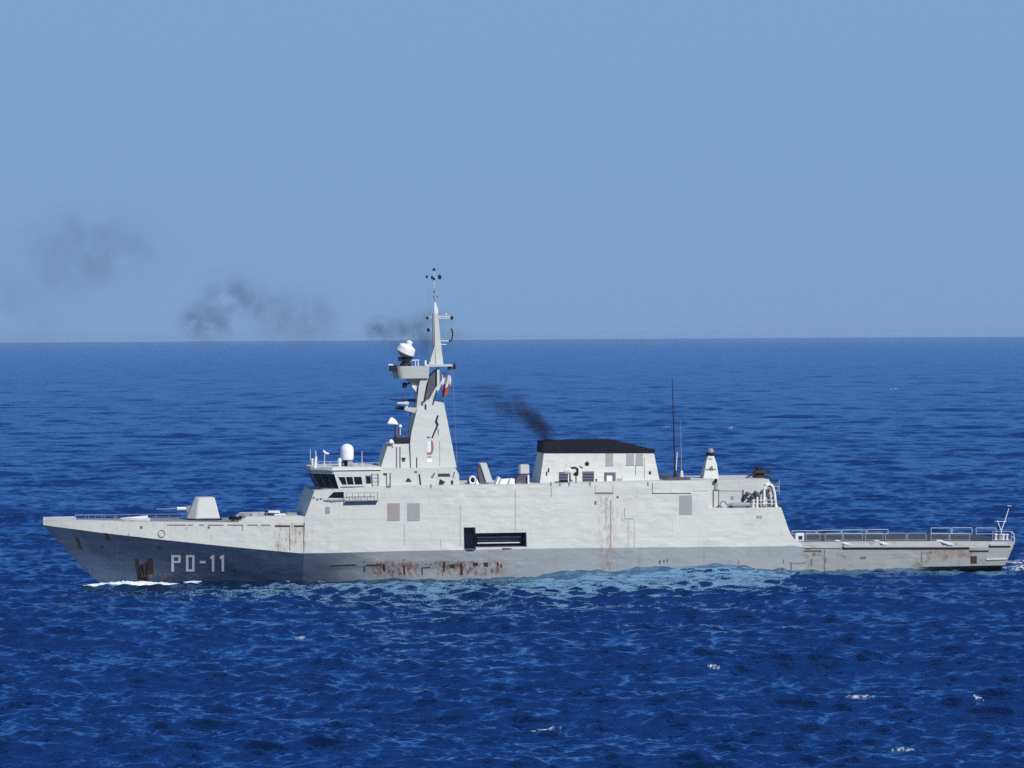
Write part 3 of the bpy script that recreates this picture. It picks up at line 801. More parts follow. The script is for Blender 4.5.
# side windows run from the door forward; s grows forward on facet 0
def s_of(px, v):
    r_ = bridge_ring(v); x = xz(px, lerp(490, 470, v), -5.1)[0]
    return (x - r_[0][0]) / (r_[1][0] - r_[0][0])
for pa, pb in ((354.6, 362.2), (347.2, 353.4), (341.6, 346.2)):
    for kk in (0, 4):
        s0_, s1_ = s_of(pb, 0.5), s_of(pa, 0.5)
        if kk == 4: s0_, s1_ = 1 - s1_, 1 - s0_
        bridge_pane('window', M_GLASS, kk, s0_, s1_, 0.40, 0.72, 0.02, 0.045 if (pa < 342 and kk == 0) else 0.0)
bridge_pane('side_door', M_MID, 0, s_of(371.4, .5), s_of(365.8, .5), 0.42, 0.78)
bridge_pane('door_window', M_GLASS, 0, s_of(370.8, .5), s_of(366.4, .5), 0.44, 0.74, 0.035)
for k, n_ in ((1, 3), (2, 4), (3, 3)):
    for i in range(n_):
        bridge_pane('window', M_GLASS, k, (i + 0.03) / n_, (i + 0.97) / n_, 0.24, 0.84)
A = bridge_ring(0.90, 0.02); B = bridge_ring(0.86, 0.22)
mb = MB()
for k in (1, 2, 3):
    a, b_ = Vector(bridge_ring(.86)[k]), Vector(bridge_ring(.86)[k + 1])
    c_2, d_2 = Vector(bridge_ring(.86, .24)[k]), Vector(bridge_ring(.86, .24)[k + 1])
    up = Vector((0, 0, 0.06)); mb.hexa([a, b_, d_2, c_2, a + up, b_ + up, d_2 + up, c_2 + up])
mb.build('window_visor', M_FIT, bridge)
mb = MB()       # ledge under the side windows
mb.hexa([on_bridge(0, s_of(364, .3), .30, 0.0), on_bridge(0, s_of(341, .3), .30, 0.0), on_bridge(0, s_of(341, .3), .30, .12), on_bridge(0, s_of(364, .3), .30, .12),
         on_bridge(0, s_of(364, .3), .33, 0.0), on_bridge(0, s_of(341, .3), .33, 0.0), on_bridge(0, s_of(341, .3), .33, .12), on_bridge(0, s_of(364, .3), .33, .12)])
mb.build('window_ledge', M_MID, bridge)
mb = MB()       # ladder on the bridge side, by the mast block
for px in (372.6, 378.4):
    p = on_bridge(0, s_of(px, .3), .02, 0.12); q_ = on_bridge(0, s_of(px, .3), .86, 0.12); mb.tube(p, q_, 0.035, n=5)
for k in range(6):
    v = 0.08 + k * 0.15; mb.tube(on_bridge(0, s_of(372.6, .3), v, .12), on_bridge(0, s_of(378.4, .3), v, .12), 0.02, n=5)
mb.build('ladder', M_MID, bridge)

# ---- fittings on the bridge roof
def at(px, py, y): x, z = xz(px, py, y); return Vector((x, y, z))
def whip(name, p_foot, p_tip, y, r=0.03, mat=M_OFFW, parent=ship, r2=None):
    a = at(*p_foot, y); b_ = at(*p_tip, y); a.z = min(a.z, zr) if parent is ship and a.z < zr + 1 else a.z
    return MB().tube(a, b_, r, r2 or r * 0.6, n=6).build(name, mat, parent)
c = at(347, 450.4, -1.5); rad = 0.68
prof = [(0.62, -0.95), (rad, -0.7), (rad, 0.0)] + [(rad * math.cos(a), rad * math.sin(a)) for a in [i * math.pi / 2 / 7 for i in range(1, 7)]] + [(0.02, rad)]
radome = MB().lathe(c, prof, 24).build('radome', M_WHITE, ship, smooth=True, angle=50)
mb = MB(); mb.lathe((c.x, c.y, zr), [(0.55, 0), (0.32, 0.15), (0.30, c.z - 1.0 - zr), (0.55, c.z - 0.955 - zr)], 14)
for s_ in (-1, 1): mb.tube((c.x + .55 * s_, c.y, zr), (c.x + .2 * s_, c.y, zr + .8), 0.05, n=5)
mb.build('radome_pedestal', M_DARK, radome)
p = at(339.6, 464, -2.5)
mb = MB(); mb.lathe((p.x, p.y, zr), [(0.16, 0), (0.16, 0.45), (0.20, 0.46), (0.20, 0.62), (0.12, 0.8), (0.01, 0.85)], 12); mb.build('roof_light', M_OFFW, ship)
mb = MB(); p = at(350, 465, -2.2); mb.box(p.x - .25, p.x + .25, -2.5, -1.9, zr, zr + .55); mb.build('roof_locker', M_MID, ship, bevel=.03)
whip('roof_antenna', (310.4, 468), (310.4, 449), -1.0, 0.035)
mb = MB(); q_ = at(312.5, 467, -1.4); t_ = at(312.0, 458.5, -1.4); mb.tube((q_.x, q_.y, zr), t_, 0.07, 0.17, n=8); mb.build('roof_horn', M_OFFW, ship)
mb = MB(); q_ = at(314.9, 468, -3.6); t_ = at(316.0, 456.5, -3.6); mb.tube((q_.x, q_.y, zr - .1), t_, 0.19, 0.12, n=8); t2 = at(315.6, 450.5, -3.6); mb.tube(t_, t2, 0.04, n=5); mb.build('roof_antenna', M_WHITE, ship)
mb = MB(); q_ = at(324.6, 467, -1.5); t_ = at(324.6, 455, -1.5); mb.tube((q_.x, q_.y, zr), t_, 0.03, n=5)
e0 = at(323.2, 450.6, -1.5); e1 = at(325.6, 453.2, -1.5); e2 = at(329.2, 453.6, -1.5)
mb.tube(t_, e1, 0.03, n=5); mb.tube(e0, e1, 0.10, 0.12, n=6); mb.tube(e1, e2, 0.12, 0.06, n=6); mb.build('wind_vane', M_WHITE, ship)
whip('roof_antenna', (362, 467), (362, 451), -3.0, 0.04)
mb = MB()
rr_ = []
for px in (318, 324, 330, 338): rr_.append(at(px, 466.6, -4.6))
for p in rr_: mb.tube((p.x, p.y, zr), (p.x, p.y, zr + .55), 0.025, n=5)
for a, b_ in zip(rr_[:-1], rr_[1:]): mb.tube((a.x, a.y, zr + .55), (b_.x, b_.y, zr + .55), 0.02, n=5)
p = at(348, 466, -4.4); q_ = at(379, 466.2, -4.4)
for k in range(5):
    u_ = p.lerp(q_, k / 4); mb.tube((u_.x, u_.y, zr - .05), (u_.x, u_.y, zr + .38), 0.02, n=5)
mb.tube((p.x, p.y, zr + .38), (q_.x, q_.y, zr + .38), 0.018, n=5)
mb.build('roof_rail', M_OFFW, ship)

# ---- mast
def taper(poly, hb0, hb1):
    """body symmetric about the centreline from a pixel outline; half breadth falls from hb0 at its foot to hb1 at its top"""
    ys = [p[1] for p in poly]; lo, hi = max(ys), min(ys)
    P = []
    for px, py in poly:
        h_ = lerp(hb0, hb1, (lo - py) / (lo - hi)); x, z = xz(px, py, -h_); P.append((x, h_, z))
    return MB().loft([(x, -h_, z) for x, h_, z in P], [(x, h_, z) for x, h_, z in P])
mast_base = taper([(380.3, 487), (380.3, 468.3), (455.5, 468.3), (459.0, 474), (459.6, 486.5)], 4.2, 4.0).build('mast_house', M_MAST, ship)
def on_face(mb, poly, hbf, out=0.03, depth=0.05):
    """thin plate on a body's port face; hbf(py) gives the half breadth there"""
    P = [at(px, py, -hbf(py)) for px, py in poly]
    return mb.loft([(p.x, p.y - out, p.z) for p in P], [(p.x, p.y + depth, p.z) for p in P])
hb_h = lambda py: lerp(4.2, 4.0, (487 - py) / 19)
for poly, mt_ in ((rect(383.2, 473.2, 387, 475.2), M_DARK), (rect(386, 475.2, 387, 485.6), M_SEAM), (rect(389.6, 473, 390.8, 486), M_SEAM),
              (rect(405.8, 480.2, 411.2, 481.8), M_DARK), (rect(407, 478.4, 410, 480.2), M_DARK), (rect(414.4, 471, 417, 473), M_SEAM),
              ([(418.6, 474), (420, 474), (421.4, 485.8), (419.8, 485.8)], M_DARK), ([(431, 477), (434, 472.4), (435.2, 473), (432.6, 478.4)], M_SEAM),
              (rect(438, 473.6, 450, 476.6), M_BROWN), ([(438.4, 486), (439.8, 479), (445.4, 482), (441.4, 485.8)], M_DARK),
              ([(451.4, 485.6), (450.6, 481), (453, 480), (453.2, 485.6)], M_DARK), ([(452.4, 478), (454, 471.6), (455, 472), (453.4, 478.2)], M_SEAM)):
    on_face(MB(), poly, hb_h).build('mast_house_fitting', mt_, mast_base)
low = taper([(380.8, 468.0), (388.4, 443.2), (411.6, 442.8), (411.6, 468.0)], 2.35, 1.85).build('radar_house', M_MAST, ship)
hb_l = lambda py: lerp(2.35, 1.85, (468 - py) / 25.2)
for poly, mt_ in ((rect(396.0, 447.2, 397.2, 467.8), M_SEAM), (rect(399.4, 447, 400.6, 467.8), M_SEAM), (rect(401.4, 457.6, 405.6, 459.4), M_DARK),
              (rect(402.2, 459.4, 404.8, 461.6), M_DARK), (rect(391.6, 445.8, 393.2, 447.8), M_REDB)):
    on_face(MB(), poly, hb_l).build('conduit' if poly[2][1] > 465 else 'wall_fitting', mt_, low)
tower_poly = [(411.2, 468), (410.2, 443), (411.5, 432), (414.6, 420), (417.0, 408.8), (422.9, 404.4), (427.6, 399.6), (443.9, 402.8), (456.6, 467.6)]
mast = taper(tower_poly, 2.55, 1.35).build('mast_tower', M_MAST, ship)
hb_m = lambda py: lerp(2.55, 1.35, (468 - py) / 68.4)
for poly, mt_, nm in (([(437.2, 415.2), (438.8, 415.6), (437.2, 421), (438.8, 424.6), (432.6, 438.4), (431.2, 438), (436.4, 425.4), (434.8, 421.4)], M_DARK, 'cable'),
                  ([(437.6, 429), (438.6, 429), (438.8, 435), (437.9, 434)], M_SEAM, 'cable'),
                  ([(431.0, 440.5), (432.8, 441), (433.8, 448), (432.4, 453.4), (430.4, 454), (431.4, 448)], M_REDB, 'emblem'),
                  (rect(427.2, 441.4, 431, 451.8), M_OFFW, 'emblem_board'), (rect(427, 452.6, 430.8, 454.2), M_REDB, 'emblem'), (rect(427, 436.6, 430, 437.8), M_SEAM, 'emblem'),
                  (rect(426.9, 459.0, 431.6, 462.2), M_WHITE, 'floodlight'), (rect(427.2, 455.8, 431.2, 457.4), M_MID, 'floodlight'),
                  (rect(416.2, 457.6, 417.2, 468), M_DARK, 'cable'), ([(432, 404.6), (436.4, 389.8), (437.4, 390.6), (433.4, 405)], M_DARK, 'cable'),
                  (rect(424.6, 404.4, 426.4, 409.6), M_DARK, 'cable'), (rect(421.8, 401, 423.4, 405.6), M_SEAM, 'cable'), (rect(439.5, 442, 440, 466), M_LOUV, 'cable')):
    on_face(MB(), poly, hb_m, 0.03 if nm != 'emblem' else 0.05, 0.04).build(nm, mt_, mast)
# small sponson with the navigation radar
mb = MB()
pz = [at(404.6, 407.6, -1.3), at(404.6, 410.2, -1.3), at(420.5, 414.6, -1.5), at(420.5, 407.6, -1.5)]
mb.loft([(p.x, -1.35, p.z) for p in pz], [(p.x, 1.35, p.z) for p in pz])
spon = mb.build('radar_sponson', M_MAST, mast)
p = at(406.4, 407.4, -0.9); mb = MB()
mb.lathe((p.x, p.y, p.z), [(0.14, 0), (0.12, 0.32), (0.26, 0.34), (0.26, 0.55), (0.1, 0.6)], 12)
a = at(397.4, 402.8, -0.6); b_ = at(408.6, 403.2, -1.2)
mb.hexa([(a.x, a.y - .12, a.z - .1), (b_.x, b_.y - .12, b_.z - .12), (b_.x, b_.y + .12, b_.z - .12), (a.x, a.y + .12, a.z - .1),
         (a.x, a.y - .08, a.z + .06), (b_.x, b_.y - .08, b_.z + .14), (b_.x, b_.y + .08, b_.z + .14), (a.x, a.y + .08, a.z + .06)])
mb.build('navigation_radar', M_WHITE, ship)
mb = MB(); a = at(395.2, 407.6, -.4); b_ = at(405, 408.4, -.4); mb.tube(a, b_, .16, .22); mb.build('radar_motor', M_DARK, mast)
mb = MB(); a = at(389.8, 399.6, .2); b_ = at(417, 400.6, .2); mb.tube(a, b_, .05, .14); mb.build('yard_arm', M_DARK, mast)
# front arm and forward platform
arm = taper([(416.6, 409.2), (418.8, 386), (421.2, 376.6), (429.0, 376.6), (426.0, 386), (422.6, 404.8)], 1.35, 1.2).build('mast_arm', M_MAST, mast)
p0_ = at(402.5, 366.2, -1.6); p1_ = at(429.6, 365.6, -1.6); z_lo = at(415, 378.4, -1.6).z
mb = MB(); ringt = []; ringb = []
for i in range(13):
    a = math.pi / 2 + math.pi * i / 12
    ringt.append((p0_.x + 1.05 * math.cos(a) * 1.0, -1.6 * math.sin(a) * -1, p0_.z)); ringb.append((p0_.x + 0.15 + 0.85 * math.cos(a), 1.45 * math.sin(a), z_lo))
ringt = [(p1_.x, -1.6, p0_.z)] + [(x, -y, z) for x, y, z in ringt][::1] + [(p1_.x, 1.6, p0_.z)]
ringb = [(p1_.x - .1, -1.45, z_lo)] + [(x, -y, z) for x, y, z in ringb] + [(p1_.x - .1, 1.45, z_lo)]
ringt[1:-1] = [(x, -abs(y) if i < 6 else (abs(y) if i > 6 else 0), z) for i, (x, y, z) in enumerate(ringt[1:-1])]
ringb[1:-1] = [(x, -abs(y) if i < 6 else (abs(y) if i > 6 else 0), z) for i, (x, y, z) in enumerate(ringb[1:-1])]
plat = mb.loft(ringb, ringt).build('forward_platform', M_MAST, mast)
mb = MB(); g = [at(406, 379, 0), at(419, 379, 0), at(417.6, 400, 0), at(415.4, 392, 0)]
mb.loft([(q.x, -0.7, q.z) for q in g], [(q.x, 0.7, q.z) for q in g]); mb.build('platform_gusset', M_MAST, mast)
mb = MB(); a = at(411.5, 387.6, -.5); b_ = at(416.6, 390, -.6); mb.hexa([(a.x, -.9, a.z + .1), (b_.x, -.9, b_.z - .3), (b_.x, -.3, b_.z - .3), (a.x, -.3, a.z + .1), (a.x, -.9, a.z + .3), (b_.x, -.9, b_.z + .35), (b_.x, -.3, b_.z + .35), (a.x, -.3, a.z + .3)]); mb.build('small_aerial_bracket', M_OFFW, mast)
mb = MB(); a = at(404.6, 385.4, -.5); mb.lathe(a, [(.2, -.25), (.26, 0), (.2, .3)], 10); mb.tube(a, a + Vector((1.0, 0, .45)), .07); mb.build('warning_lamp', M_DARK, mast)
# sensor on the platform's front
mb = MB(); a = at(389, 365.6, -1.0); b_ = at(400, 366.4, -1.0); mb.tube(a, b_, .12); mb.box(a.x + .05, a.x + .75, -1.4, -.6, a.z - .55, a.z - .02)
mb.build('sensor_arm', M_DARK, mast, bevel=.03)
mb = MB(); a = at(387.9, 365.0, -1.0); mb.box(a.x, a.x + .5, -1.35, -.65, a.z - .05, a.z + .10); mb.build('sensor_cap', M_OFFW, mast)
# fire control radar: cone dish on a dark trunnion
ax = (at(412.5, 345.0, 0) - at(406.5, 357.0, 0)); ax = Vector((ax.x * 0.55, -0.35, ax.z)).normalized()
base = at(404.0, 355.4, -.25)
cc = at(405.2, 352.4, -.3)
fcr = MB().lathe(cc, [(0.92, -0.05), (0.98, 0.05), (0.86, 0.62), (0.55, 0.80), (0.34, 0.84), (0.30, 1.22), (0.10, 1.32)], 22, axis=(0.42, -0.25, 1)).build('fire_control_radar', M_WHITE, ship, smooth=True, angle=28)
MB().lathe(cc, [(0.5, -0.40), (0.88, -0.054)], 22, axis=(0.42, -0.25, 1)).build('radar_backing', M_MID, fcr)
mb = MB(); f0 = at(405.5, 365.8, -.2); mb.lathe((f0.x, -.2, p0_.z), [(.62, 0), (.5, .3), (.36, .42), (.36, .95)], 14)
for s_ in (-1, 1): mb.tube((f0.x, -.2 + .45 * s_, p0_.z + .3), (cc.x - .1, cc.y + .45 * s_, cc.z - .15), .13, n=8)
mb.box(f0.x - .7, f0.x + .7, -.7, .3, p0_.z + .5, p0_.z + .95); mb.build('radar_trunnion', M_DARK, fcr)
mb = MB(); a = at(411.5, 360.4, -1.2); b_ = at(419.2, 360.2, -1.2); mb.tube(a, b_, .06); mb.tube((b_.x - .1, -1.2, p0_.z), b_ + Vector((-.1, 0, 0)), .06); mb.tube((a.x + .4, -1.2, p0_.z), a + Vector((.4, 0, 0)), .05); mb.build('platform_rail', M_OFFW, mast)
mb = MB(); a = at(425.4, 360.6, -1.0); mb.lathe((a.x, -1.0, p0_.z), [(.11, 0), (.11, .5), (.03, .58)], 10); mb.build('platform_light', M_WHITE, mast)
# aft leg, upper platform, top mast
mb = MB()
def strut(p, q, w, d):
    a = Vector(p); b_ = Vector(q)
    mb.hexa([(a.x - w, a.y - d, a.z), (a.x + w, a.y - d, a.z), (a.x + w, a.y + d, a.z), (a.x - w, a.y + d, a.z),
             (b_.x - w, b_.y - d, b_.z), (b_.x + w, b_.y - d, b_.z), (b_.x + w, b_.y + d, b_.z), (b_.x - w, b_.y + d, b_.z)])
for y_ in (-1.15, 1.15):
    strut(at(429.6, 402, y_), at(438.2, 386.5, y_ * .9), .22, .10); strut(at(438.2, 386.5, y_ * .9), at(438.2, 367, y_ * .8), .13, .10)
mb.build('mast_leg', M_MAST, mast)
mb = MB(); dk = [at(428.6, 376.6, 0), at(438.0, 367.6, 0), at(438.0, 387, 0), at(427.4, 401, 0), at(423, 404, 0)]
mb.loft([(q.x, -.8, q.z) for q in dk], [(q.x, .8, q.z) for q in dk]); mb.build('mast_gap_shade', M_BAY, mast)  # added dark block standing for the shaded inner faces of the gap
a = at(425.2, 366.2, -1.3); b_ = at(452.4, 364.6, -1.3)
mb = MB(); mb.box(a.x, b_.x, -1.35, 1.35, at(440, 366.6, -1.3).z, at(440, 364.4, -1.3).z); mb.build('upper_platform', M_MAST, mast)
mb = MB(); a = at(451, 367.4, -.8); mb.box(a.x - .3, a.x + .25, -1.2, -.4, a.z - .25, a.z + .1); mb.lathe((a.x + .35, -.8, a.z), [(.13, -.2), (.16, .1), (.06, .45)], 10); mb.build('navigation_light', M_DARK, mast)
mb = MB(); a = at(441.6, 388, -.2); b_ = at(444.2, 371, -.2)
mb.tube(at(438.6, 390, -.3), at(444, 372.5, -.3), .07, n=6); mb.tube(at(441.4, 384, -.3), at(446.8, 371, -.3), .06, n=6); mb.build('platform_brace', M_OFFW, mast)
# top mast: flat-sided pole with a swept brace in front
def pole(poly, hb0, hb1, nm, mt_, par): return taper(poly, hb0, hb1).build(nm, mt_, par)
topm = pole([(436.2, 364.6), (434.9, 345), (434.4, 313.8), (438.0, 313.8), (441.2, 345), (443.4, 364.6)], .42, .20, 'top_mast', M_FIT, ship)
mb = MB(); g = [at(428.4, 364.6, 0), at(434.6, 345, 0), at(435.2, 345, 0), at(436.6, 364.6, 0)]
mb.loft([(q.x, -.32, q.z) for q in g], [(q.x, .32, q.z) for q in g]); mb.build('mast_brace', M_MAST, topm)
mb = MB(); g = [at(432.6, 345, 0), at(432.6, 314, 0), at(434.3, 314, 0), at(434.8, 345, 0)]
mb.loft([(q.x, -.2, q.z) for q in g], [(q.x, .2, q.z) for q in g]); mb.build('cable_trunk', M_MID, topm)
pole([(434.2, 313.6), (434.4, 302), (435.6, 302), (438.2, 309.5), (438.0, 313.6)], .20, .07, 'mast_spire', M_OFFW, topm)
MB().tube(at(434.9, 302.5, 0), at(434.4, 288, 0), .075, .05, n=6).build('mast_pole', M_MID, topm)
MB().tube(at(434.4, 288, 0), at(434.0, 269.5, 0), .030, .022, n=6).build('mast_pole', M_OFFW, topm)
mb = MB(); mb.lathe(at(434, 269.4, 0), [(.03, -.14), (.16, -.08), (.16, .08), (.03, .14)], 10); mb.build('mast_head_sensor', M_DARK, topm)
mb = MB(); mb.tube(at(426.8, 277.4, 0), at(440, 277.4, 0), .022, n=5)
mb.build('mast_crossbar', M_OFFW, topm)
for px, py, rr2 in ((426.9, 276.8, .12), (432.0, 277.4, .13), (434.0, 278.8, .13), (439.7, 277.0, .19)):
    MB().lathe(at(px, py, 0), [(.02, -rr2 * 1.4), (rr2, -rr2 * .6), (rr2, rr2 * .6), (.02, rr2 * 1.4)], 9).build('mast_head_sensor', M_DARK, topm)
for px, py in ((434.0, 296.2), (437.6, 296.2), (434.2, 291)):
    MB().lathe(at(px, py, -.1), [(.03, -.15), (.12, -.06), (.12, .06), (.03, .15)], 9).build('mast_light', M_MID, topm)
MB().tube(at(433.4, 296.4, 0), at(438, 296.4, 0), .025, n=5).build('mast_crossbar', M_OFFW, topm)
for px, a0, a1 in ((430.6, 288.5, 303.5), (428.4, 289, 303)):
    MB().tube(at(px, a0, -.4), at(px, a1, -.4), .018, n=5).build('halyard', M_MID, topm)
MB().tube(at(430.2, 303.5, -.4), at(430.6, 365, -.9), .016, n=5).build('halyard', M_MID, topm)
for (xa, ya, xb, yb, r_) in ((437.8, 316.4, 450.6, 316.4, .05), (437.8, 318.4, 450.6, 318.2, .05), (427, 317.4, 434.4, 317.4, .04), (428.2, 329.6, 434.4, 329.6, .03),
                             (441, 341, 448.6, 341, .06), (441.2, 344.4, 446.4, 344.6, .05)):
    MB().tube(at(xa, ya, -.1), at(xb, yb, -.1), r_, n=6).build('yard', M_OFFW, topm)
for px, py, rr2 in ((451.8, 317.8, .17), (427.4, 318, .14), (428.4, 330, .17), (446, 314.4, .10)):
    MB().lathe(at(px, py, -.1), [(.03, -rr2 * 1.2), (rr2, -rr2 * .5), (rr2, rr2 * .6), (.03, rr2 * 1.2)], 9).build('yard_aerial', M_DARK if py > 315 else M_OFFW, topm)
mb = MB(); mb.path([at(451.0, 328.4, -.1), at(452.2, 330.4, -.1), at(452.8, 334, -.1), at(452.2, 338.4, -.1), at(450.6, 341, -.1), at(448.4, 341.2, -.1)], .07, 6); mb.build('loop_aerial', M_DARK, topm)
MB().tube(at(451.3, 318, -.1), at(451.2, 340, -.1), .018, n=5).build('loop_aerial', M_MID, topm)
MB().tube(at(444.5, 403, -1.2), at(452.0, 366, -1.2), .018, n=5).build('stay_wire', M_MID, mast)
MB().tube(at(457.0, 467, -2), at(452.6, 366, -1.2), .015, n=5).build('stay_wire', M_MID, mast)
# white aerials standing on the radar house
zl_ = at(400, 443.0, -1.5).z
mb = MB(); p = at(396.4, 424, -1.0); mb.lathe((p.x, p.y, zl_), [(.42, 0), (.30, .5), (.22, .9), (.22, p.z - zl_ - .2)], 12); mb.box(p.x - .1, p.x + .7, -1.4, -.5, zl_, zl_ + .8); mb.tube((p.x + 1.2, -1, zl_ + 1), (p.x + 1.5, -1, zl_ + 3.4), .06); mb.build('sensor_pedestal', M_BAY, ship, bevel=.04)
p = at(392.2, 421.4, -1.0)
mb = MB(); mb.hexa([(p.x - .55, -1.4, p.z - .25), (p.x + .62, -1.4, p.z - .35), (p.x + .62, -.6, p.z - .35), (p.x - .55, -.6, p.z - .25),
                    (p.x - .12, -1.25, p.z + .48), (p.x + .30, -1.25, p.z + .20), (p.x + .30, -.75, p.z + .20), (p.x - .12, -.75, p.z + .48)]); mb.build('optical_director', M_WHITE, ship, bevel=.08)
p = at(400.2, 426.4, -1.2); mb = MB(); mb.lathe(p, [(.02, -.16), (.19, -.08), (.19, .1), (.02, .2)], 10); mb.tube((p.x, p.y, zl_), p, .04); mb.build('small_radome', M_WHITE, ship)
p = at(391.2, 439.2, -2.0); mb = MB(); mb.lathe((p.x, p.y, zl_), [(.28, 0), (.28, .2), (.02, .42)], 12); mb.build('small_radome', M_WHITE, ship)
p = at(397.4, 440, -1.8); mb = MB(); mb.box(p.x - .3, p.x + 1.3, -2.0, -1.0, zl_, zl_ + .55); mb.build('sensor_locker', M_DARK, ship, bevel=.04)

# ---- equipment on the deck between mast and funnel
zm = ztop_s(side(500, 485)[0])
def dbox(name, mt_, x0, y0, x1, y1, ya, yb, bev=.03, par=ship):
    a = at(x0, y1, ya); b_ = at(x1, y0, ya); mb = MB().box(a.x, b_.x, ya, yb, min(a.z, zm) if a.z < zm + .25 else a.z, b_.z)
    return mb.build(name, mt_, par, bevel=bev)
mb = MB(); c = at(472.6, 480, -3.6); pts = [c + Vector((.30 * math.cos(a), 0, .36 * math.sin(a))) for a in [2 * math.pi * i / 18 for i in range(19)]]
mb.path(pts, .09, 7); mb.build('hose_reel', M_WHITE, ship)
dbox('deck_locker', M_DARK, 468.6, 477.6, 477, 485, -3.2, -2.2)
mb = MB(); a = [at(475.4, 484.5, -3.8), at(477.0, 479, -3.8), at(479.0, 484.5, -3.8)]; mb.loft([(p.x, -3.9, p.z) for p in a], [(p.x, -3.4, p.z) for p in a]); mb.build('ventilator', M_WHITE, ship)
mb = MB(); q4 = [at(486.2, 482.6, -3.4), at(493.2, 482.4, -3.4), at(486.6, 463, -3.4), at(479.8, 463.2, -3.4)]
mb.loft([(p.x, -3.4, p.z) for p in q4], [(p.x, -2.0, p.z) for p in q4])
lau = mb.build('missile_launcher', M_FIT, ship, bevel=.04)
mb = MB(); q4 = [at(480.4, 484.6, -3.3), at(486.0, 483, -3.3), at(480.0, 465, -3.3), at(477.8, 470, -3.3)]
mb.loft([(p.x, -3.25, p.z) for p in q4], [(p.x, -2.1, p.z) for p in q4]); mb.build('launcher_frame', M_BAY, lau)
for px in (484.5, 488.5, 491.5):
    p = at(px, 483, -3.1); MB().tube((p.x, -3.1, zm - .1), (p.x, -3.1, p.z + .1), .07, n=6).build('launcher_leg', M_WHITE, lau)
mb = MB(); q4 = [at(495.4, 485, -3.8), at(498.8, 476.4, -3.8), at(501.4, 479.4, -3.8), at(514.8, 478.6, -3.8), at(514.6, 485, -3.8)]
mb.loft([(p.x, -3.8, min(p.z, 99)) for p in q4], [(p.x, -2.4, p.z) for p in q4]); mb.build('deck_boat', M_WHITE, ship, bevel=.05)
mb = MB()
for px, py in ((499, 482.6), (508, 482.6)): 
    p = at(px, py, -3.86); mb.tube(p + Vector((-.1, 0, -.3)), p + Vector((.2, 0, .35)), .06, n=5)
mb.build('deck_lashing', M_MID, ship)
mb = MB(); q4 = [at(515.4, 485, -3.4), at(516.4, 478.4, -3.4), at(520.6, 474.2, -3.4), at(528.8, 474.2, -3.4), at(529.4, 485, -3.4)]
mb.loft([(p.x, -3.4, p.z) for p in q4], [(p.x, -2.0, p.z) for p in q4]); dirb = mb.build('director_mount', M_BAY, ship, bevel=.04)
mb = MB(); a = at(520.4, 474.0, -3.5); b_ = at(529.2, 464.6, -3.5); mb.box(a.x, b_.x, -3.5, -2.3, a.z, b_.z); mb.build('director_face', M_FIT, dirb, bevel=.05)
mb = MB(); a = at(528.4, 485, -3.6); mb.tube((a.x, -3.6, zm - .1), at(528.2, 475, -3.6), .10, n=7); mb.build('director_leg', M_WHITE, dirb)
mb = MB()      # rail along this deck
for px in (462, 470, 480, 490, 500, 510, 520, 530, 537):
    p = side(px, 484.6); mb.tube((p.x, p.y + .15, p.z - .05), (p.x, p.y + .15, p.z + .22), .03, n=5)
mb.build('deck_edge_studs', M_OFFW, ship)

# ---- funnel
hb_f = lambda py: lerp(2.7, 2.0, (485 - py) / 33)
fpoly = [(539.6, 485.4), (544.0, 452.2), (653.6, 451.6), (660.0, 482.4), (659.6, 484)]
funnel = taper(fpoly, 2.7, 2.0).build('funnel', M_SUP, ship)
cap = taper([(543.2, 453.0), (543.4, 441.6), (549, 440.8), (613.6, 439.8), (641, 446.4), (655.2, 449.6), (654.8, 453.0)], 2.1, 1.8).build('funnel_cap', M_BLACK, funnel)
for k in range(3):
    p = at(550 + k * 22, 440.4, -.8); MB().lathe((p.x, 0, p.z - .3), [(.55, 0), (.55, .38), (.42, .38), (.42, .1)], 14).build('exhaust_pipe', M_BLACK, funnel)
def fpart(name, mt_, poly, out=.03, label=None): return on_face(MB(), poly, hb_f, out).build(name, mt_, funnel, label=label)
for r in ((605.6, 453.6, 613.0, 465.4), (626.2, 454, 634.0, 465), (635.8, 454, 643.0, 465)):
    fpart('funnel_louvre', M_LOUV, rect(*r)); fpart('louvre_frame', M_MID, rect(r[0] - .5, r[3] - .2, r[2] + .5, r[3] + .6), .05)
for r in ((558.9, 472.0, 570.8, 482.6), (582.4, 471.4, 594.0, 482.6)):
    w_ = fpart('vent_opening', M_BAY, rect(*r), .02)
    for k in range(3): fpart('vent_slat', M_DARK, rect(r[0] + .4, r[1] + 2.4 + k * 2.8, r[2] - .4, r[1] + 3.2 + k * 2.8), .06)
fpart('doorway', M_BAY, rect(604.2, 472.4, 615.6, 482.6), .02); fpart('open_door', M_OFFW, rect(606.6, 475.6, 612.2, 482.6), .05)
fpart('service_box', M_MID, rect(617, 478.2, 618.6, 482)); fpart('service_box', M_LOUV, rect(619.4, 478.4, 622.4, 482))
for r in ((548.0, 468.2, 549.2, 472), (546.2, 471.4, 547.2, 475.6), (585, 462.4, 589, 465.2), (586.2, 461.4, 587.8, 465.8), (649, 471.4, 651, 474.2), (644.6, 481, 648.4, 482), (595.8, 478.8, 597, 483)):
    fpart('wall_fitting', M_DARK, rect(*r), .06)
for r in ((635.2, 465.4, 635.9, 475), (644, 457, 644.5, 479), (610, 483, 610.6, 485)):
    fpart('rust_run', M_STREAK, rect(*r), .01)
p = at(568.4, 470.6, -4.2); mb = MB(); mb.lathe(p, [(.05, -.45), (.26, -.35), (.30, .15), (.1, .35)], 12, axis=(.9, -.3, .15)); mb.tube((p.x, -4.2, zm), p, .06); sl_ = mb.build('searchlight', M_WHITE, ship)
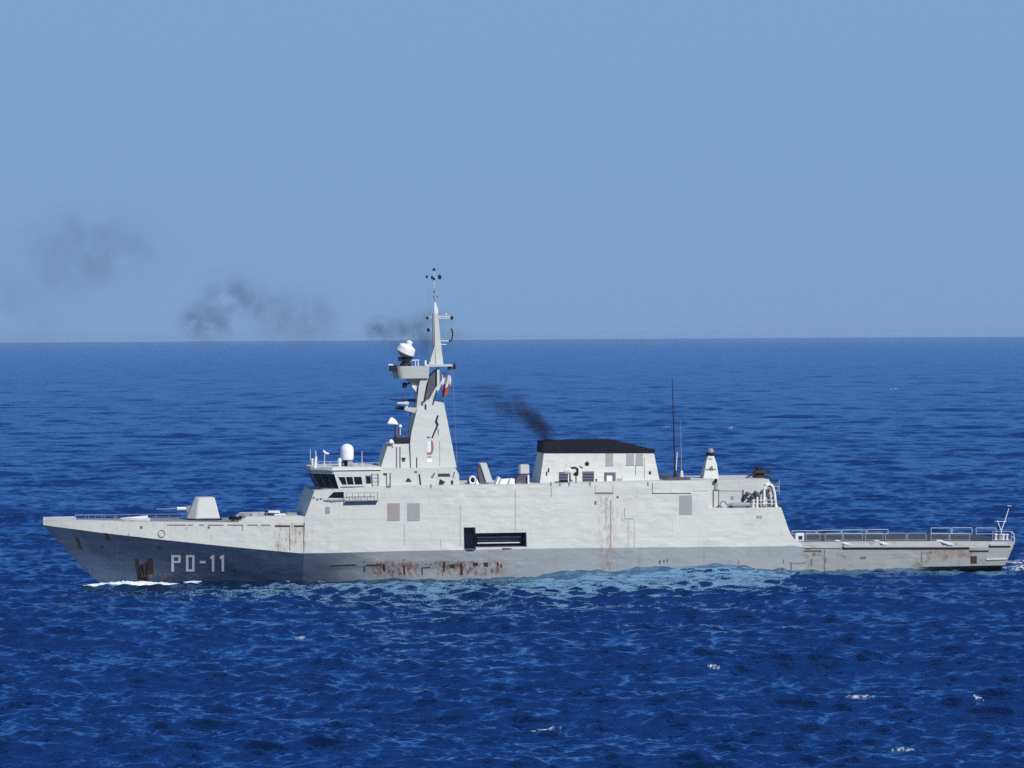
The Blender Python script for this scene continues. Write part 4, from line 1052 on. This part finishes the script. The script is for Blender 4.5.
mb = MB(); mb.path([at(573.5, 475, -4.1), at(578, 471.2, -4.1), at(575.4, 467.6, -4.1), at(570.6, 468.2, -4.1)], .12, 7)
mb.path([at(574, 475, -4.1), at(577.6, 475.2, -4.1), at(577.4, 468, -4.1)], .10, 6); mb.path([at(579.6, 466.2, -4.0), at(582.6, 468.2, -4.0)], .07, 6); mb.tube(at(576, 484.6, -4.1), at(576, 475, -4.1), .06); mb.build('davit', M_DARK, ship)

# ---- deck step behind the funnel with two whip aerials
mb = MB(); a = at(661, 485, -4.4); b_ = at(690.6, 477.6, -4.4); c2 = at(667.5, 477.4, -4.4)
zz = ztop_s(b_.x) - .1; mb.loft([(a.x + .1, -4.4, zz), (b_.x, -4.4, zz), (b_.x, -4.4, b_.z), (c2.x + .3, -4.4, b_.z + .05), (a.x + .1, -4.4, b_.z - .42)],
        [(a.x + .1, 4.4, zz), (b_.x, 4.4, zz), (b_.x, 4.4, b_.z), (c2.x + .3, 4.4, b_.z + .05), (a.x + .1, 4.4, b_.z - .42)])
mb.build('aerial_platform', M_BAY, ship)
for px, tip, r_, m_ in ((676.2, (672.2, 378), .10, M_DARK), (681.6, (680.4, 419), .055, M_MID)):
    f_ = at(px - 1 if px < 680 else px, 477.5, -3.0); tp = at(*tip, -3.0)
    w_ = MB().tube(f_, tp, r_, r_ * .30, n=8).build('whip_aerial', m_, ship)
    MB().lathe((f_.x, -3.0, f_.z - .1), [(.24, 0), (.20, .3), (.12, .8)], 10).build('aerial_base', M_DARK if px < 680 else M_OFFW, w_)
f_ = at(675.4, 477, -2.6); tp = at(677.2, 452, -2.6); MB().tube(f_, tp, .06, .05, n=6).build('whip_aerial', M_OFFW, ship)

# ---- aft sensor tower
tw = taper([(703.0, 481), (706.2, 462), (708.2, 455.8), (714.0, 455.8), (716.8, 464), (719.4, 481)], 1.0, .38).build('sensor_tower', M_FIT, ship, bevel=.03)
hb_t = lambda py: lerp(1.0, .38, (481 - py) / 25.2)
for r in ((708.4, 458.4, 712, 459.2), (705.6, 469, 716, 469.8), (709.4, 467.4, 713.0, 470.4), (711, 466, 712.4, 467.4)):
    on_face(MB(), rect(*r), hb_t, .05).build('tower_fitting', M_SEAM, tw)
p = at(710.6, 452.6, 0); mb = MB(); mb.lathe(p, [(.30, -.38), (.46, -.3), (.50, 0.0), (.2, .05)], 16); mb.build('sensor_collar', M_DARK, tw)
MB().lathe(p, [(.36, .02), (.36, .2), (.24, .40), (.03, .47)], 16).build('sensor_head', M_MID, tw, smooth=True, angle=50)

# ---- aft gun mount on the hangar roof
zh = ztop_s(side(762, 480)[0])
mb = MB(); a = at(750.6, 478.8, -1.2); b_ = at(770.5, 471.4, -1.2); mb.lathe((lerp(a.x, b_.x, .45), -1.2, zh - .05), [(.75, 0), (.75, .25), (.4, .35), (.4, .6)], 10)
mb.hexa([(a.x + .2, -1.9, zh + .5), (b_.x - .3, -1.9, zh + .5), (b_.x - .3, -.5, zh + .5), (a.x + .2, -.5, zh + .5),
         (a.x + .7, -1.5, zh + .85), (b_.x - .6, -1.6, zh + .72), (b_.x - .6, -.8, zh + .72), (a.x + .7, -.9, zh + .85)])
mb.tube(at(755.5, 474, -1.3), at(755.8, 467.2, -1.3), .13); mb.tube(at(758.5, 473, -1.3), at(763, 468.6, -1.3), .16); mb.tube(at(762, 474, -1.6), at(768.5, 470.4, -1.6), .12); mb.tube(at(752, 476, -1.6), at(757, 471, -1.6), .14)
gm = mb.build('aft_gun_mount', M_BROWN, ship, bevel=.05)
mb = MB(); p = at(757, 470.4, -1.3); mb.tube(p, at(770, 471.6, -1.3), .16); mb.tube(p, at(755.4, 466.4, -1.3), .12); mb.box(p.x, p.x + .6, -1.6, -1.0, p.z - .1, p.z + .35); mb.build('gun_cradle', M_DARK, gm, bevel=.03)
MB().tube(at(765, 472.6, -1.3), at(776, 475.4, -1.3), .06, .05).build('gun_barrel', M_BROWN, gm)
MB().tube(at(752, 474.6, -1.5), at(746, 478.0, -1.5), .08).build('gun_brace', M_BROWN, gm)
mb = MB(); a = at(770, 481, -2.4); b_ = at(777.8, 480, -2.4); mb.box(a.x, b_.x, -2.6, 2.6, a.z - .02, a.z + .1); mb.build('aft_ledge', M_DARK, ship)
mb = MB()
for px, y0, y1 in ((775, 480, 485), (777.5, 483, 491), (779, 480, 494)):
    mb.tube(at(px, y0, -2.2), at(px + .4, y1, -2.2), .05, n=5)
mb.tube(at(770, 486, -2.2), at(779.5, 487, -2.2), .045, n=5); mb.tube(at(772, 491, -2.2), at(779.6, 491, -2.2), .045, n=5)
mb.build('aft_ladder', M_MID, ship)

# ---- gallery along the hangar side
def gy(px, py, o=0.0): return at(px, py, y_in - o)
def gpart(name, mt_, poly, out=.04):
    P = [gy(*q) for q in poly]; return MB().loft([(p.x, y_in - out, p.z) for p in P], [(p.x, y_in + .04, p.z) for p in P]).build(name, mt_, sup)
gpart('gallery_door', M_FIT, rect(713.4, 491, 718.6, 506.6), .05)
for r in ((713.0, 490.6, 713.8, 506.8), (718.2, 490.6, 719.0, 506.8), (713.0, 489.6, 719, 490.8)): gpart('door_frame', M_SEAM, rect(*r), .08)
p = gy(715.8, 480.6, .25); MB().lathe(p, [(.03, -.22), (.17, -.1), (.17, .1), (.03, .2)], 10).build('gallery_lamp', M_DARK, sup)
gpart('lamp_post', M_LOUV, rect(714.6, 482.2, 717.4, 489.6), .10)
gpart('panel_seam', M_SEAM, rect(719, 490.6, 741, 491.2), .012)
gpart('panel_seam', M_SEAM, rect(742.2, 489.8, 743.8, 502.5), .05)
gpart('wall_fitting', M_LOUV, rect(731, 496, 733.8, 499), .06)
c = at(723.4, 505.0, y_in - .55); mb = MB(); mb.path([c + Vector((.33 * math.cos(a), 0, .40 * math.sin(a))) for a in [math.pi * i / 10 for i in range(11)]], .08, 7); mb.build('hose_ring', M_MID, sup)
mb = MB(); a = at(727, 505.2, y_in - .55); b_ = at(753.6, 505.2, y_in - .55); mb.lathe(a, [(.10, 0), (.26, .5), (.28, 1.8), (.24, (b_ - a).length - .2), (.12, (b_ - a).length)], 12, axis=(1, 0, 0)); tor = mb.build('torpedo_tube', M_MID, ship)
for px in (731, 747):
    p = at(px, 507, y_in - .55); MB().box(p.x - .12, p.x + .12, y_in - .85, y_in - .25, zg_, p.z + .1).build('tube_cradle', M_DARK, tor)
mb = MB(); 
for px, py, r_ in ((747.4, 494, .24), (752.4, 497.2, .22), (757.4, 495.4, .34), (755.4, 492.6, .2)):
    mb.lathe(at(px, py, y_in - .45), [(r_ * .5, -.3), (r_, -.18), (r_, .18), (r_ * .5, .3)], 10, axis=(.3, 1, 0))
mb.tube(at(746, 492, y_in - .45), at(759.4, 497.5, y_in - .45), .07); mb.tube(at(749, 499, y_in - .45), at(752, 507, y_in - .45), .06); mb.tube(at(754.6, 498, y_in - .45), at(754.6, 507.6, y_in - .45), .10); mb.build('gallery_winch', M_BAY, ship)
mb = MB(); mb.tube(at(757.2, 508, y_in - .9), at(757.2, 497, y_in - .9), .12); mb.tube(at(753.4, 508, y_in - .9), at(753.6, 499, y_in - .9), .10); mb.build('gallery_post', M_WHITE, ship)
mb = MB()      # curved white frame at the end of the gallery
fp = [(764.0, 507.5), (764.2, 489), (767, 485.2), (770, 484.2), (772.8, 486.4), (774.6, 493.5), (776, 507.5)]
mb.path([at(q[0], q[1], y_in - .7) for q in fp], .14, 8); mb.path([at(q[0], q[1], y_in - .15) for q in fp], .09, 6)
mb.build('davit_frame', M_WHITE, ship)
for q0, q1 in (((768, 488.6), (769.8, 491.6)), ((766.4, 496.8), (769.6, 494.4)), ((772.4, 497.4), (774.2, 500)), ((766.8, 500.6), (770, 499.6)), ((773, 503.5), (775.6, 501)), ((777.2, 500), (778.6, 505))):
    mb = MB(); mb.tube(at(*q0, y_in - .6), at(*q1, y_in - .6), .13); mb.build('davit_gear', M_BAY, ship)
mb = MB(); a = at(759, 507.8, y_in - .6); mb.box(a.x, a.x + .9, y_in - .9, y_in - .3, zg_, zg_ + .16); mb.box(a.x + .2, a.x + .6, y_in - .8, y_in - .4, zg_ + .3, zg_ + .55); mb.build('gallery_locker', M_BAY, ship)
mb = MB(); p0q = at(752, 505.6, y_in - .95); p1q = at(776, 505.6, y_in - .95)
for k in range(6):
    q_ = p0q.lerp(p1q, k / 5); mb.tube((q_.x, q_.y, zg_), (q_.x, q_.y, zg_ + .75), .025, n=5)
for dz in (.4, .75): mb.tube((p0q.x, p0q.y, zg_ + dz), (p1q.x, p1q.y, zg_ + dz), .022, n=5)
mb.build('gallery_rail', M_WHITE, ship)
mb = MB(); a = at(769, 481.6, y_in - .02); mb.tube(at(765, 484.5, y_in - .1), at(770.4, 482.4, y_in - .1), .06); mb.build('gallery_awning_bar', M_OFFW, ship)

M_FDECK = simple('dark_flight_deck_paint', (0.05, 0.06, 0.08), 0.85, 0.25, 0.6)
M_RAIL = simple('weathered_rail_paint', (0.42, 0.46, 0.50), 0.6, 0.15)
# ---- flight deck aft: overhanging deck edge, plates, rails
def zfd(x): return interp(_fd, x)
_fd = []
for px, py in ((790, 541.6), (843, 541.3), (930, 541.0), (1012, 541.6)):
    x, z = xz(px, py, -6.4); _fd.append((x, z))
XD0 = side(797, 546)[0]; XD1 = L_END
mb = MB(); secs = []
n = 26
for i in range(n + 1):
    x = lerp(XD0 - 1.2, XD1, i / n); b_ = hb_kn_d(x) + 0.02; z = zfd(x); zl = zk(x) + .002
    secs.append([(x, -b_, zl), (x, b_, zl), (x, b_ - .12, z), (x, -b_ + .12, z)])
for a, b_ in zip(secs[:-1], secs[1:]): mb.loft(a, b_)
fdk = mb.build('flight_deck', M_HULL, ship)
mb = MB(); secs = []
for i in range(n + 1):
    x = lerp(XD0 - 1.0, XD1 - .1, i / n); b_ = hb_kn_d(x) - .22; z = zfd(x)
    secs.append([(x, -b_, z + .004), (x, b_, z + .004), (x, b_, z + .03), (x, -b_, z + .03)])
for a, b_ in zip(secs[:-1], secs[1:]): mb.loft(a, b_)
mb.build('deck_surface', M_FDECK, fdk)
def edge_strip(px0, px1, y0, y1, out, mt_, nm, par=fdk):
    n_ = max(2, int((px1 - px0) / 8)); mb = MB(); S_ = []
    for i in range(n_ + 1):
        px = lerp(px0, px1, i / n_)
        x, z0 = xz(px, y1, -6.5); _, z1 = xz(px, y0, -6.5); b_ = hb_kn_d(x)
        S_.append([(x, -b_ - out, z0), (x, -b_ + .3, z0), (x, -b_ + .3, z1), (x, -b_ - out, z1)])
    for a, b2 in zip(S_[:-1], S_[1:]): mb.loft(a, b2)
    return mb.build(nm, mt_, par)
edge_strip(842.6, 969.6, 545.2, 547.2, .22, M_PALED, 'deck_edge')
edge_strip(990, 1011.5, 544.4, 545.8, .20, M_PALED, 'deck_edge')
edge_strip(842.6, 969.6, 547.3, 548.7, .10, M_DARK, 'edge_shade_strip')  # dark strip drawn as the shade under the overhanging deck edge
edge_strip(990, 1011, 545.9, 547.2, .08, M_DARK, 'edge_shade_strip')
edge_strip(806, 842, 547.6, 548.5, .05, M_SEAM, 'edge_shade_strip')
for x0, x1 in ((834.5, 850.5), (873.5, 888.5), (936, 953.5)):     # pale net arms lying on the deck edge
    a = at(x0, 540.8, -6.25); b_ = at(x1, 544.6, -6.72)
    mb = MB(); mb.hexa([(a.x, a.y, zfd(a.x) + .02), (a.x + .3, a.y, zfd(a.x) + .02), (b_.x, b_.y - .15, b_.z), (b_.x - .6, b_.y - .15, b_.z),
                        (a.x, a.y, zfd(a.x) + .12), (a.x + .4, a.y, zfd(a.x) + .12), (b_.x, b_.y - .15, b_.z + .08), (b_.x - .6, b_.y - .15, b_.z + .12)])
    mb.build('safety_net_arm', M_OFFW, fdk)
def rail_panel(px0, px1, ytop, y_, mesh=True, r=.026, foot=None):
    mb = MB(); x0 = xz(px0, ytop, y_)[0]; x1 = xz(px1, ytop, y_)[0]; zt0 = xz(px0, ytop, y_)[1]; zt1 = xz(px1, ytop, y_)[1]
    z0, z1 = zfd(x0), zfd(x1)
    mb.tube((x0, y_, z0), (x0, y_, zt0), r, n=6); mb.tube((x1, y_, z1), (x1, y_, zt1), r, n=6); mb.tube((x0, y_, zt0), (x1, y_, zt1), r, n=6)
    mb.tube((x0, y_, lerp(z0, zt0, .12)), (x1, y_, lerp(z1, zt1, .12)), r * .8, n=6)
    rail = mb.build('guard_rail', M_RAIL, ship)
    if mesh:
        m2 = MB()
        for k in range(1, 4): m2.tube((x0, y_, lerp(z0, zt0, k / 4)), (x1, y_, lerp(z1, zt1, k / 4)), r * .25, n=4)
        nv = 0
        for k in range(1, nv): 
            x = lerp(x0, x1, k / nv); m2.tube((x, y_, lerp(z0, z1, k / nv)), (x, y_, lerp(zt0, zt1, k / nv)), r * .3, n=4)
        m2.build('rail_mesh', M_MID, rail)
YP = -6.05
for x0, x1 in ((806, 820), (825, 842), (843.5, 862.5), (865.2, 883), (885.5, 906), (907.5, 926.2), (931, 949), (949.8, 969.6), (992.5, 1011.2)):
    rail_panel(x0, x1, 533.2 if x0 < 990 else 531.6, YP)
for x0, x1, yt in ((792, 816, 530.8), (817, 841, 530.4), (842, 866, 530.0), (867, 888, 529.6), (931, 951, 528.0), (952, 972, 527.8), (976, 996, 528.0)):
    rail_panel(x0, x1, yt, 5.9, False, .04)
mb = MB(); a = at(795.5, 534, YP); b_ = at(804, 545, YP); mb.box(a.x, b_.x, YP - .1, YP + .3, zfd(a.x), zfd(a.x) + .85); st_ = mb.build('step_locker', M_OFFW, ship, bevel=.04)
mb = MB(); mb.box(a.x + .3, b_.x - .2, YP - .14, YP - .05, zfd(a.x) + .2, zfd(a.x) + .55); mb.build('locker_opening', M_DARK, st_)
# stern: curved end rail, mast with aerial, small gear
mb = MB(); mb.path([at(1011.2, 531.6, YP), at(1013.6, 534, YP), at(1014.4, 539, YP), at(1013.6, 544.5, YP)], .06, 6); mb.path([at(1011.4, 537, YP), at(1014.2, 537.5, YP)], .04, 6); mb.build('stern_rail', M_OFFW, ship)
mb = MB()
zs_ = zfd(L_END - 1.2)
f0 = at(1001.2, 531, -3.0); mb.tube((f0.x, -3, zs_), f0, .07); mb.tube(f0, at(1004.6, 521, -3.0), .06); mb.tube(at(1004.2, 523, -3.0), at(1008.8, 508.4, -3.0), .07, .04)
mb.tube(f0, at(997.4, 520.6, -3.0), .05); mb.tube(at(995.2, 521.4, -3.0), at(1006.6, 521.6, -3.0), .03); mb.tube(at(1007.4, 505.8, -3.0), at(1011.6, 506, -3.0), .03); mb.build('stern_flagstaff', M_OFFW, ship)
for px, r_ in ((995.6, .2), (999.5, .26), (1003.0, .22), (1007, .18)):
    p = at(px, 537, -4.6); MB().lathe((p.x, p.y, zfd(p.x)), [(r_ * 1.2, 0), (r_ * .7, .12), (r_ * .7, .5), (r_ * 1.1, .56), (r_ * .9, .7)], 10).build('bollard', M_OFFW if r_ < .24 else M_MID, ship)

# ------------------------------------------------------------------ the flag hanging at the mast (separate cloth)
mb = MB(); nx, nz = 10, 16
c0 = M_SHIP @ at(442.0, 373.5, -.2); 
def flag_pt(i, j, off=0.0):
    u_, v_ = i / nx, j / nz
    px = lerp(442.2, 450.6, u_) - 1.6 * v_ * u_ + 1.2 * math.sin(v_ * 5) * u_; py = lerp(372.8, 397.6, v_) + 3.0 * u_ * (1 - v_) - 3.2 * u_ * v_
    y_ = -.55 + .22 * math.sin(6.0 * u_ + 2.2 * v_) + off
    return at(px, py, y_)
Vv = []; Ff = []; mi_ = []
for o_ in (0.0, 0.02):
    for j in range(nz + 1):
        for i in range(nx + 1): Vv.append(M_SHIP @ flag_pt(i, j, o_))
N_ = (nx + 1) * (nz + 1)
for j in range(nz):
    for i in range(nx):
        a = j * (nx + 1) + i; f_ = (a, a + 1, a + nx + 2, a + nx + 1)
        k = 0 if j / nz + .12 * math.sin(i) < .50 else 1
        Ff += [f_, tuple(N_ + q for q in f_[::-1])]; mi_ += [k, k]
for j in range(nz):
    for i in (0, nx):
        a = j * (nx + 1) + i; Ff.append((a, a + nx + 1, N_ + a + nx + 1, N_ + a)); mi_.append(0 if j / nz < .5 else 1)
for i in range(nx):
    for j in (0, nz):
        a = j * (nx + 1) + i; Ff.append((a, a + 1, N_ + a + 1, N_ + a)); mi_.append(0 if j == 0 else 1)
mb.v = [tuple(p) for p in Vv]; mb.f = Ff; mb.mi = mi_
M_FW = simple('white_flag_cloth', (0.70, 0.70, 0.72), 0.9, 0.08); M_FR = simple('red_flag_cloth', (0.40, 0.07, 0.10), 0.9, 0.15)
flag = mb.build('signal_flag', [M_FW, M_FR], None, smooth=True, angle=60)
tag(flag, 'small white and red flag hanging below the upper platform of the mast', 'flag')

# ------------------------------------------------------------------ foam: bow wave, wash along the hull, wake, whitecaps
def foam_mat(name, lo, hi):
    mt, t, o = nodes_of(name)
    b = t.nodes.new('ShaderNodeBsdfDiffuse'); geo = t.nodes.new('ShaderNodeNewGeometry')
    n_ = noise(t, geo.outputs['Position'], 2.2, 5, 0.7)
    t.links.new(mixc(t, ramp(t, n_, 0.35, 0.6), (0.55, 0.64, 0.74), (0.82, 0.85, 0.88)), b.inputs[0])
    n2_ = noise(t, geo.outputs['Position'], 2.3, 6, 0.78, (0.7, 1.6, 1.0))
    tr = t.nodes.new('ShaderNodeBsdfTransparent'); mxf = t.nodes.new('ShaderNodeMixShader')
    t.links.new(ramp(t, n2_, lo, hi), mxf.inputs[0]); t.links.new(tr.outputs[0], mxf.inputs[1]); t.links.new(b.outputs[0], mxf.inputs[2])
    t.links.new(mxf.outputs[0], o.inputs[0])
    return mt
M_FOAM = foam_mat('bow_wave_foam', 0.22, 0.42); M_CAP = foam_mat('whitecap_foam', 0.44, 0.66)
frng = random.Random(5)
def foam_ridge(mb, pts, width, height, ragged=0.35, seed=0):
    """a foaming crest along a line of world (x, y) points, riding on the water"""
    rr_ = random.Random(seed); n = len(pts); rows = []
    for i, (x, y) in enumerate(pts):
        u_ = i / (n - 1); w = width * (math.sin(math.pi * min(1, max(0, u_))) ** 0.5 + .05) * (1 + ragged * rr_.uniform(-1, 1))
        hgt = height * (math.sin(math.pi * u_) ** 0.6 + .05) * (1 + ragged * rr_.uniform(-1, 1))
        a = pts[max(0, i - 1)]; c = pts[min(n - 1, i + 1)]; d = Vector((c[0] - a[0], c[1] - a[1], 0)).normalized(); nn = Vector((-d.y, d.x, 0))
        row = []
        for k in range(-3, 4):
            s_ = k / 3; px_, py_ = x + nn.x * w * s_, y + nn.y * w * s_
            X, Y, Z = sea(np.array([px_]), np.array([py_]), np.array([1.0]))
            row.append((float(X[0]), float(Y[0]), float(Z[0]) + hgt * (1 - s_ * s_) * (1 + .3 * rr_.uniform(-1, 1)) - (.25 if abs(k) == 3 else -.03)))
        rows.append(row)
    V = [p for r_ in rows for p in r_]; F = []
    for i in range(n - 1):
        for k in range(6):
            a = i * 7 + k; F.append((a, a + 1, a + 8, a + 7))
    F += [(i * 7 + 6, i * 7, (i + 1) * 7, (i + 1) * 7 + 6) for i in range(n - 1)]
    F += [tuple(range(7)), tuple((n - 1) * 7 + k for k in range(6, -1, -1))]
    mb.add(V, F)
def sw(x, y): p = M_SHIP @ Vector((x, y, 0)); return (p.x, p.y)
def ship_line(x0, x1, off0, off1, n):
    r_ = []
    for i in range(n + 1):
        x = lerp(x0, x1, i / n); b_ = hull_hb(max(x, STEM + .01), 0.0) if x > STEM else 0.0
        r_.append(sw(x, -b_ - lerp(off0, off1, i / n)))
    return r_
mb = MB()
foam_ridge(mb, ship_line(3.4, 13.6, .6, 1.7, 40), .85, .20, .18, 1)
foam_ridge(mb, ship_line(13.6, 16.4, .5, .9, 14), .30, .06, .5, 2)
foam_ridge(mb, ship_line(7.4, 9.6, .25, .3, 10), .2, .28, .5, 8)
bw = mb.build('bow_wave', M_FOAM, None, smooth=True, angle=60)
tag(bw, 'white foaming bow wave curling along the waterline under the ship stem', 'bow wave')
for k, (x0, x1, w_) in enumerate(((23.2, 24.6, .20), (26.6, 28.0, .12), (52.5, 54.0, .10), (70.3, 72.6, .12))):
    mb = MB(); foam_ridge(mb, ship_line(x0, x1, .25, .35, 10), w_, .10, .5, 20 + k)
    o_ = mb.build('hull_wash', M_CAP, None, smooth=True, angle=60)
    tag(o_, ('short white wash line at the waterline right of the hull number', 'faint white wash at the waterline below the bridge front',
             'faint white wash at the waterline below the funnel front', 'pale wash at the waterline below the aft hangar side')[k], 'foam', 'wash along the hull')
mb = MB()
foam_ridge(mb, [sw(L_END - 1.2 + k * .5, -5.3 - .05 * k) for k in range(16)], .9, .26, .35, 3)
foam_ridge(mb, [sw(L_END - .6 + k * .6, -1.0 + .1 * k) for k in range(14)], 1.4, .30, .4, 4)
foam_ridge(mb, [sw(L_END - .6 + k * .6, 3.0 + .1 * k) for k in range(14)], 1.2, .30, .4, 6)
wk = mb.build('stern_wake', M_CAP, None, smooth=True, angle=60)
tag(wk, 'white churned wake behind the stern of the ship', 'wake')
caps = [((853, 711), 1.1, 'brightest small whitecap in the near water below the stern'), ((862, 708.5), 1.3, 'thin streak of foam trailing right of the brightest whitecap'), ((921, 696), .8, 'small whitecap midway between bright whitecap and long foam streak'),
        ((992, 701.5), 2.4, 'long slanting foam streak near the right edge of the sea'), ((979, 714), .5, 'dot of foam just below the long slanting streak'), ((904, 747.5), 1.1, 'whitecap lowest in the right hand corner of the sea'),
        ((887, 743), .5, 'dot of foam just left of the lowest whitecap'), ((714, 669.5), .8, 'faint whitecap in the near water below the hangar'), ((546, 725.5), 2.0, 'faint foam streak at the bottom centre of the near sea'),
        ((370, 412.5), 1.6, 'whitecap on the far sea left of the mast'), ((667, 429), 1.8, 'whitecap on the far sea touching the whip aerial'), ((734, 429), 2.0, 'whitecap on far sea right of the whip aerials'),
        ((64, 390.5), 2.2, 'distant whitecap on the far sea at the left edge'), ((893, 389.5), 3.2, 'distant whitecap on the far sea at the right'), ((993, 459.5), 1.5, 'whitecap on the far sea above the stern rail'), ((300, 642), .6, 'speck of foam in the near sea below the superstructure front')]
for k, ((px, py), ln, lab) in enumerate(caps):
    x, y = sea_point(px, py); dist = math.hypot(x, y)
    ys = np.linspace(y - .004 * dist, y + .004 * dist, 15); zz = sea(np.full(15, x), ys, np.full(15, 1.5))[2]
    y = float(ys[int(np.argmax(zz))])
    tilt = .32 if 'slant' in lab else frng.uniform(-.12, .12)
    pts = [(x + 1.25 * ln * (i / 15 - .5), y - 5 * tilt * ln * (i / 15 - .5) + .25 * math.sin(i * 1.3 + k)) for i in range(16)]
    mb = MB(); far = 0.8 if py < 500 else 1.0
    foam_ridge(mb, pts, (.10 + .06 * ln * (.4 if 'streak' in lab else 1)) * far, (.035 + .03 * ln * (.5 if 'streak' in lab else 1.2)) * far, .7, 40 + k)
    o_ = mb.build('whitecap', M_CAP, None, smooth=True, angle=60); tag(o_, lab, 'whitecap', 'whitecaps scattered on the sea')

# ------------------------------------------------------------------ exhaust smoke drifting forward
def smoke_mat(name, dens, scale, lo, hi, col=(0.05, 0.045, 0.07)):
    mt, t, o = nodes_of(name)
    tc = t.nodes.new('ShaderNodeTexCoord')
    ln = t.nodes.new('ShaderNodeVectorMath'); ln.operation = 'LENGTH'; t.links.new(tc.outputs['Object'], ln.inputs[0])
    geo = t.nodes.new('ShaderNodeNewGeometry')
    nz = noise(t, geo.outputs['Position'], scale, 4, 0.6)
    fall = ramp(t, ln.outputs['Value'], 0.10, 1.0, 1.0, 0.0)
    k = mth(t, 'MULTIPLY', fall, ramp(t, nz, lo - 0.07, hi + 0.09))
    v = t.nodes.new('ShaderNodeVolumePrincipled'); v.inputs['Color'].default_value = (*col, 1)
    t.links.new(mth(t, 'MULTIPLY', k, dens * 2.0), v.inputs['Density'])
    t.links.new(v.outputs[0], o.inputs['Volume'])
    return mt
PXM = 0.1005
def puff(px, py, rx, ry, ry_depth, back, rot, dens, scale, lo, hi, label):
    d = ray(px, py); yw = 352.5 + back; t_ = yw / d.y; p = CAM + d * t_
    bm = bmesh.new(); bmesh.ops.create_icosphere(bm, subdivisions=3, radius=1.0)
    me = bpy.data.meshes.new('smoke_puff'); bm.to_mesh(me); bm.free()
    o_ = bpy.data.objects.new('smoke_puff', me); COL.objects.link(o_)
    me.materials.append(smoke_mat('exhaust_smoke', dens, scale, lo, hi))
    o_.location = p; o_.scale = (rx * PXM * 1.25, ry_depth * 1.2, ry * PXM * 1.3); o_.rotation_euler = (0, R(rot), 0)
    tag(o_, label, 'smoke', 'exhaust smoke drifting forward from the funnel')
puff(537, 425, 29, 11, .9, 0, 47, 1.05, .8, .28, .62, 'dense dark wisp of smoke leaving the black funnel top')
puff(508, 404, 42, 17, 1.4, .5, 22, .34, .8, .36, .62, 'thin smoke trailing left from the dense wisp above the funnel')
puff(420, 333, 48, 28, 1.8, 3.0, 0, .17, .6, .40, .60, 'faint smoke hanging round the mast top')
puff(378, 328, 16, 14, 1.2, 2.5, 0, .24, .9, .38, .58, 'small round puff of smoke left of the mast top')
puff(205, 322, 36, 24, 2.2, 5, 8, .125, .62, .42, .56, 'darkest far puff of smoke just above the horizon left of the mast')
puff(240, 296, 46, 27, 2.4, 6, 12, .09, .55, .42, .57, 'middle smoke puff above and right of the dark horizon puff')
puff(296, 316, 56, 34, 2.6, 5, 0, .07, .45, .40, .60, 'thin smoke haze between the mast and the far puffs')
puff(90, 252, 100, 52, 4.2, 9, 4, .036, .30, .40, .58, 'large faint smoke cloud high at the left of the sky')
puff(24, 300, 100, 56, 4.0, 9, 0, .02, .25, .38, .62, 'very faint smoke low at the left edge of the sky')
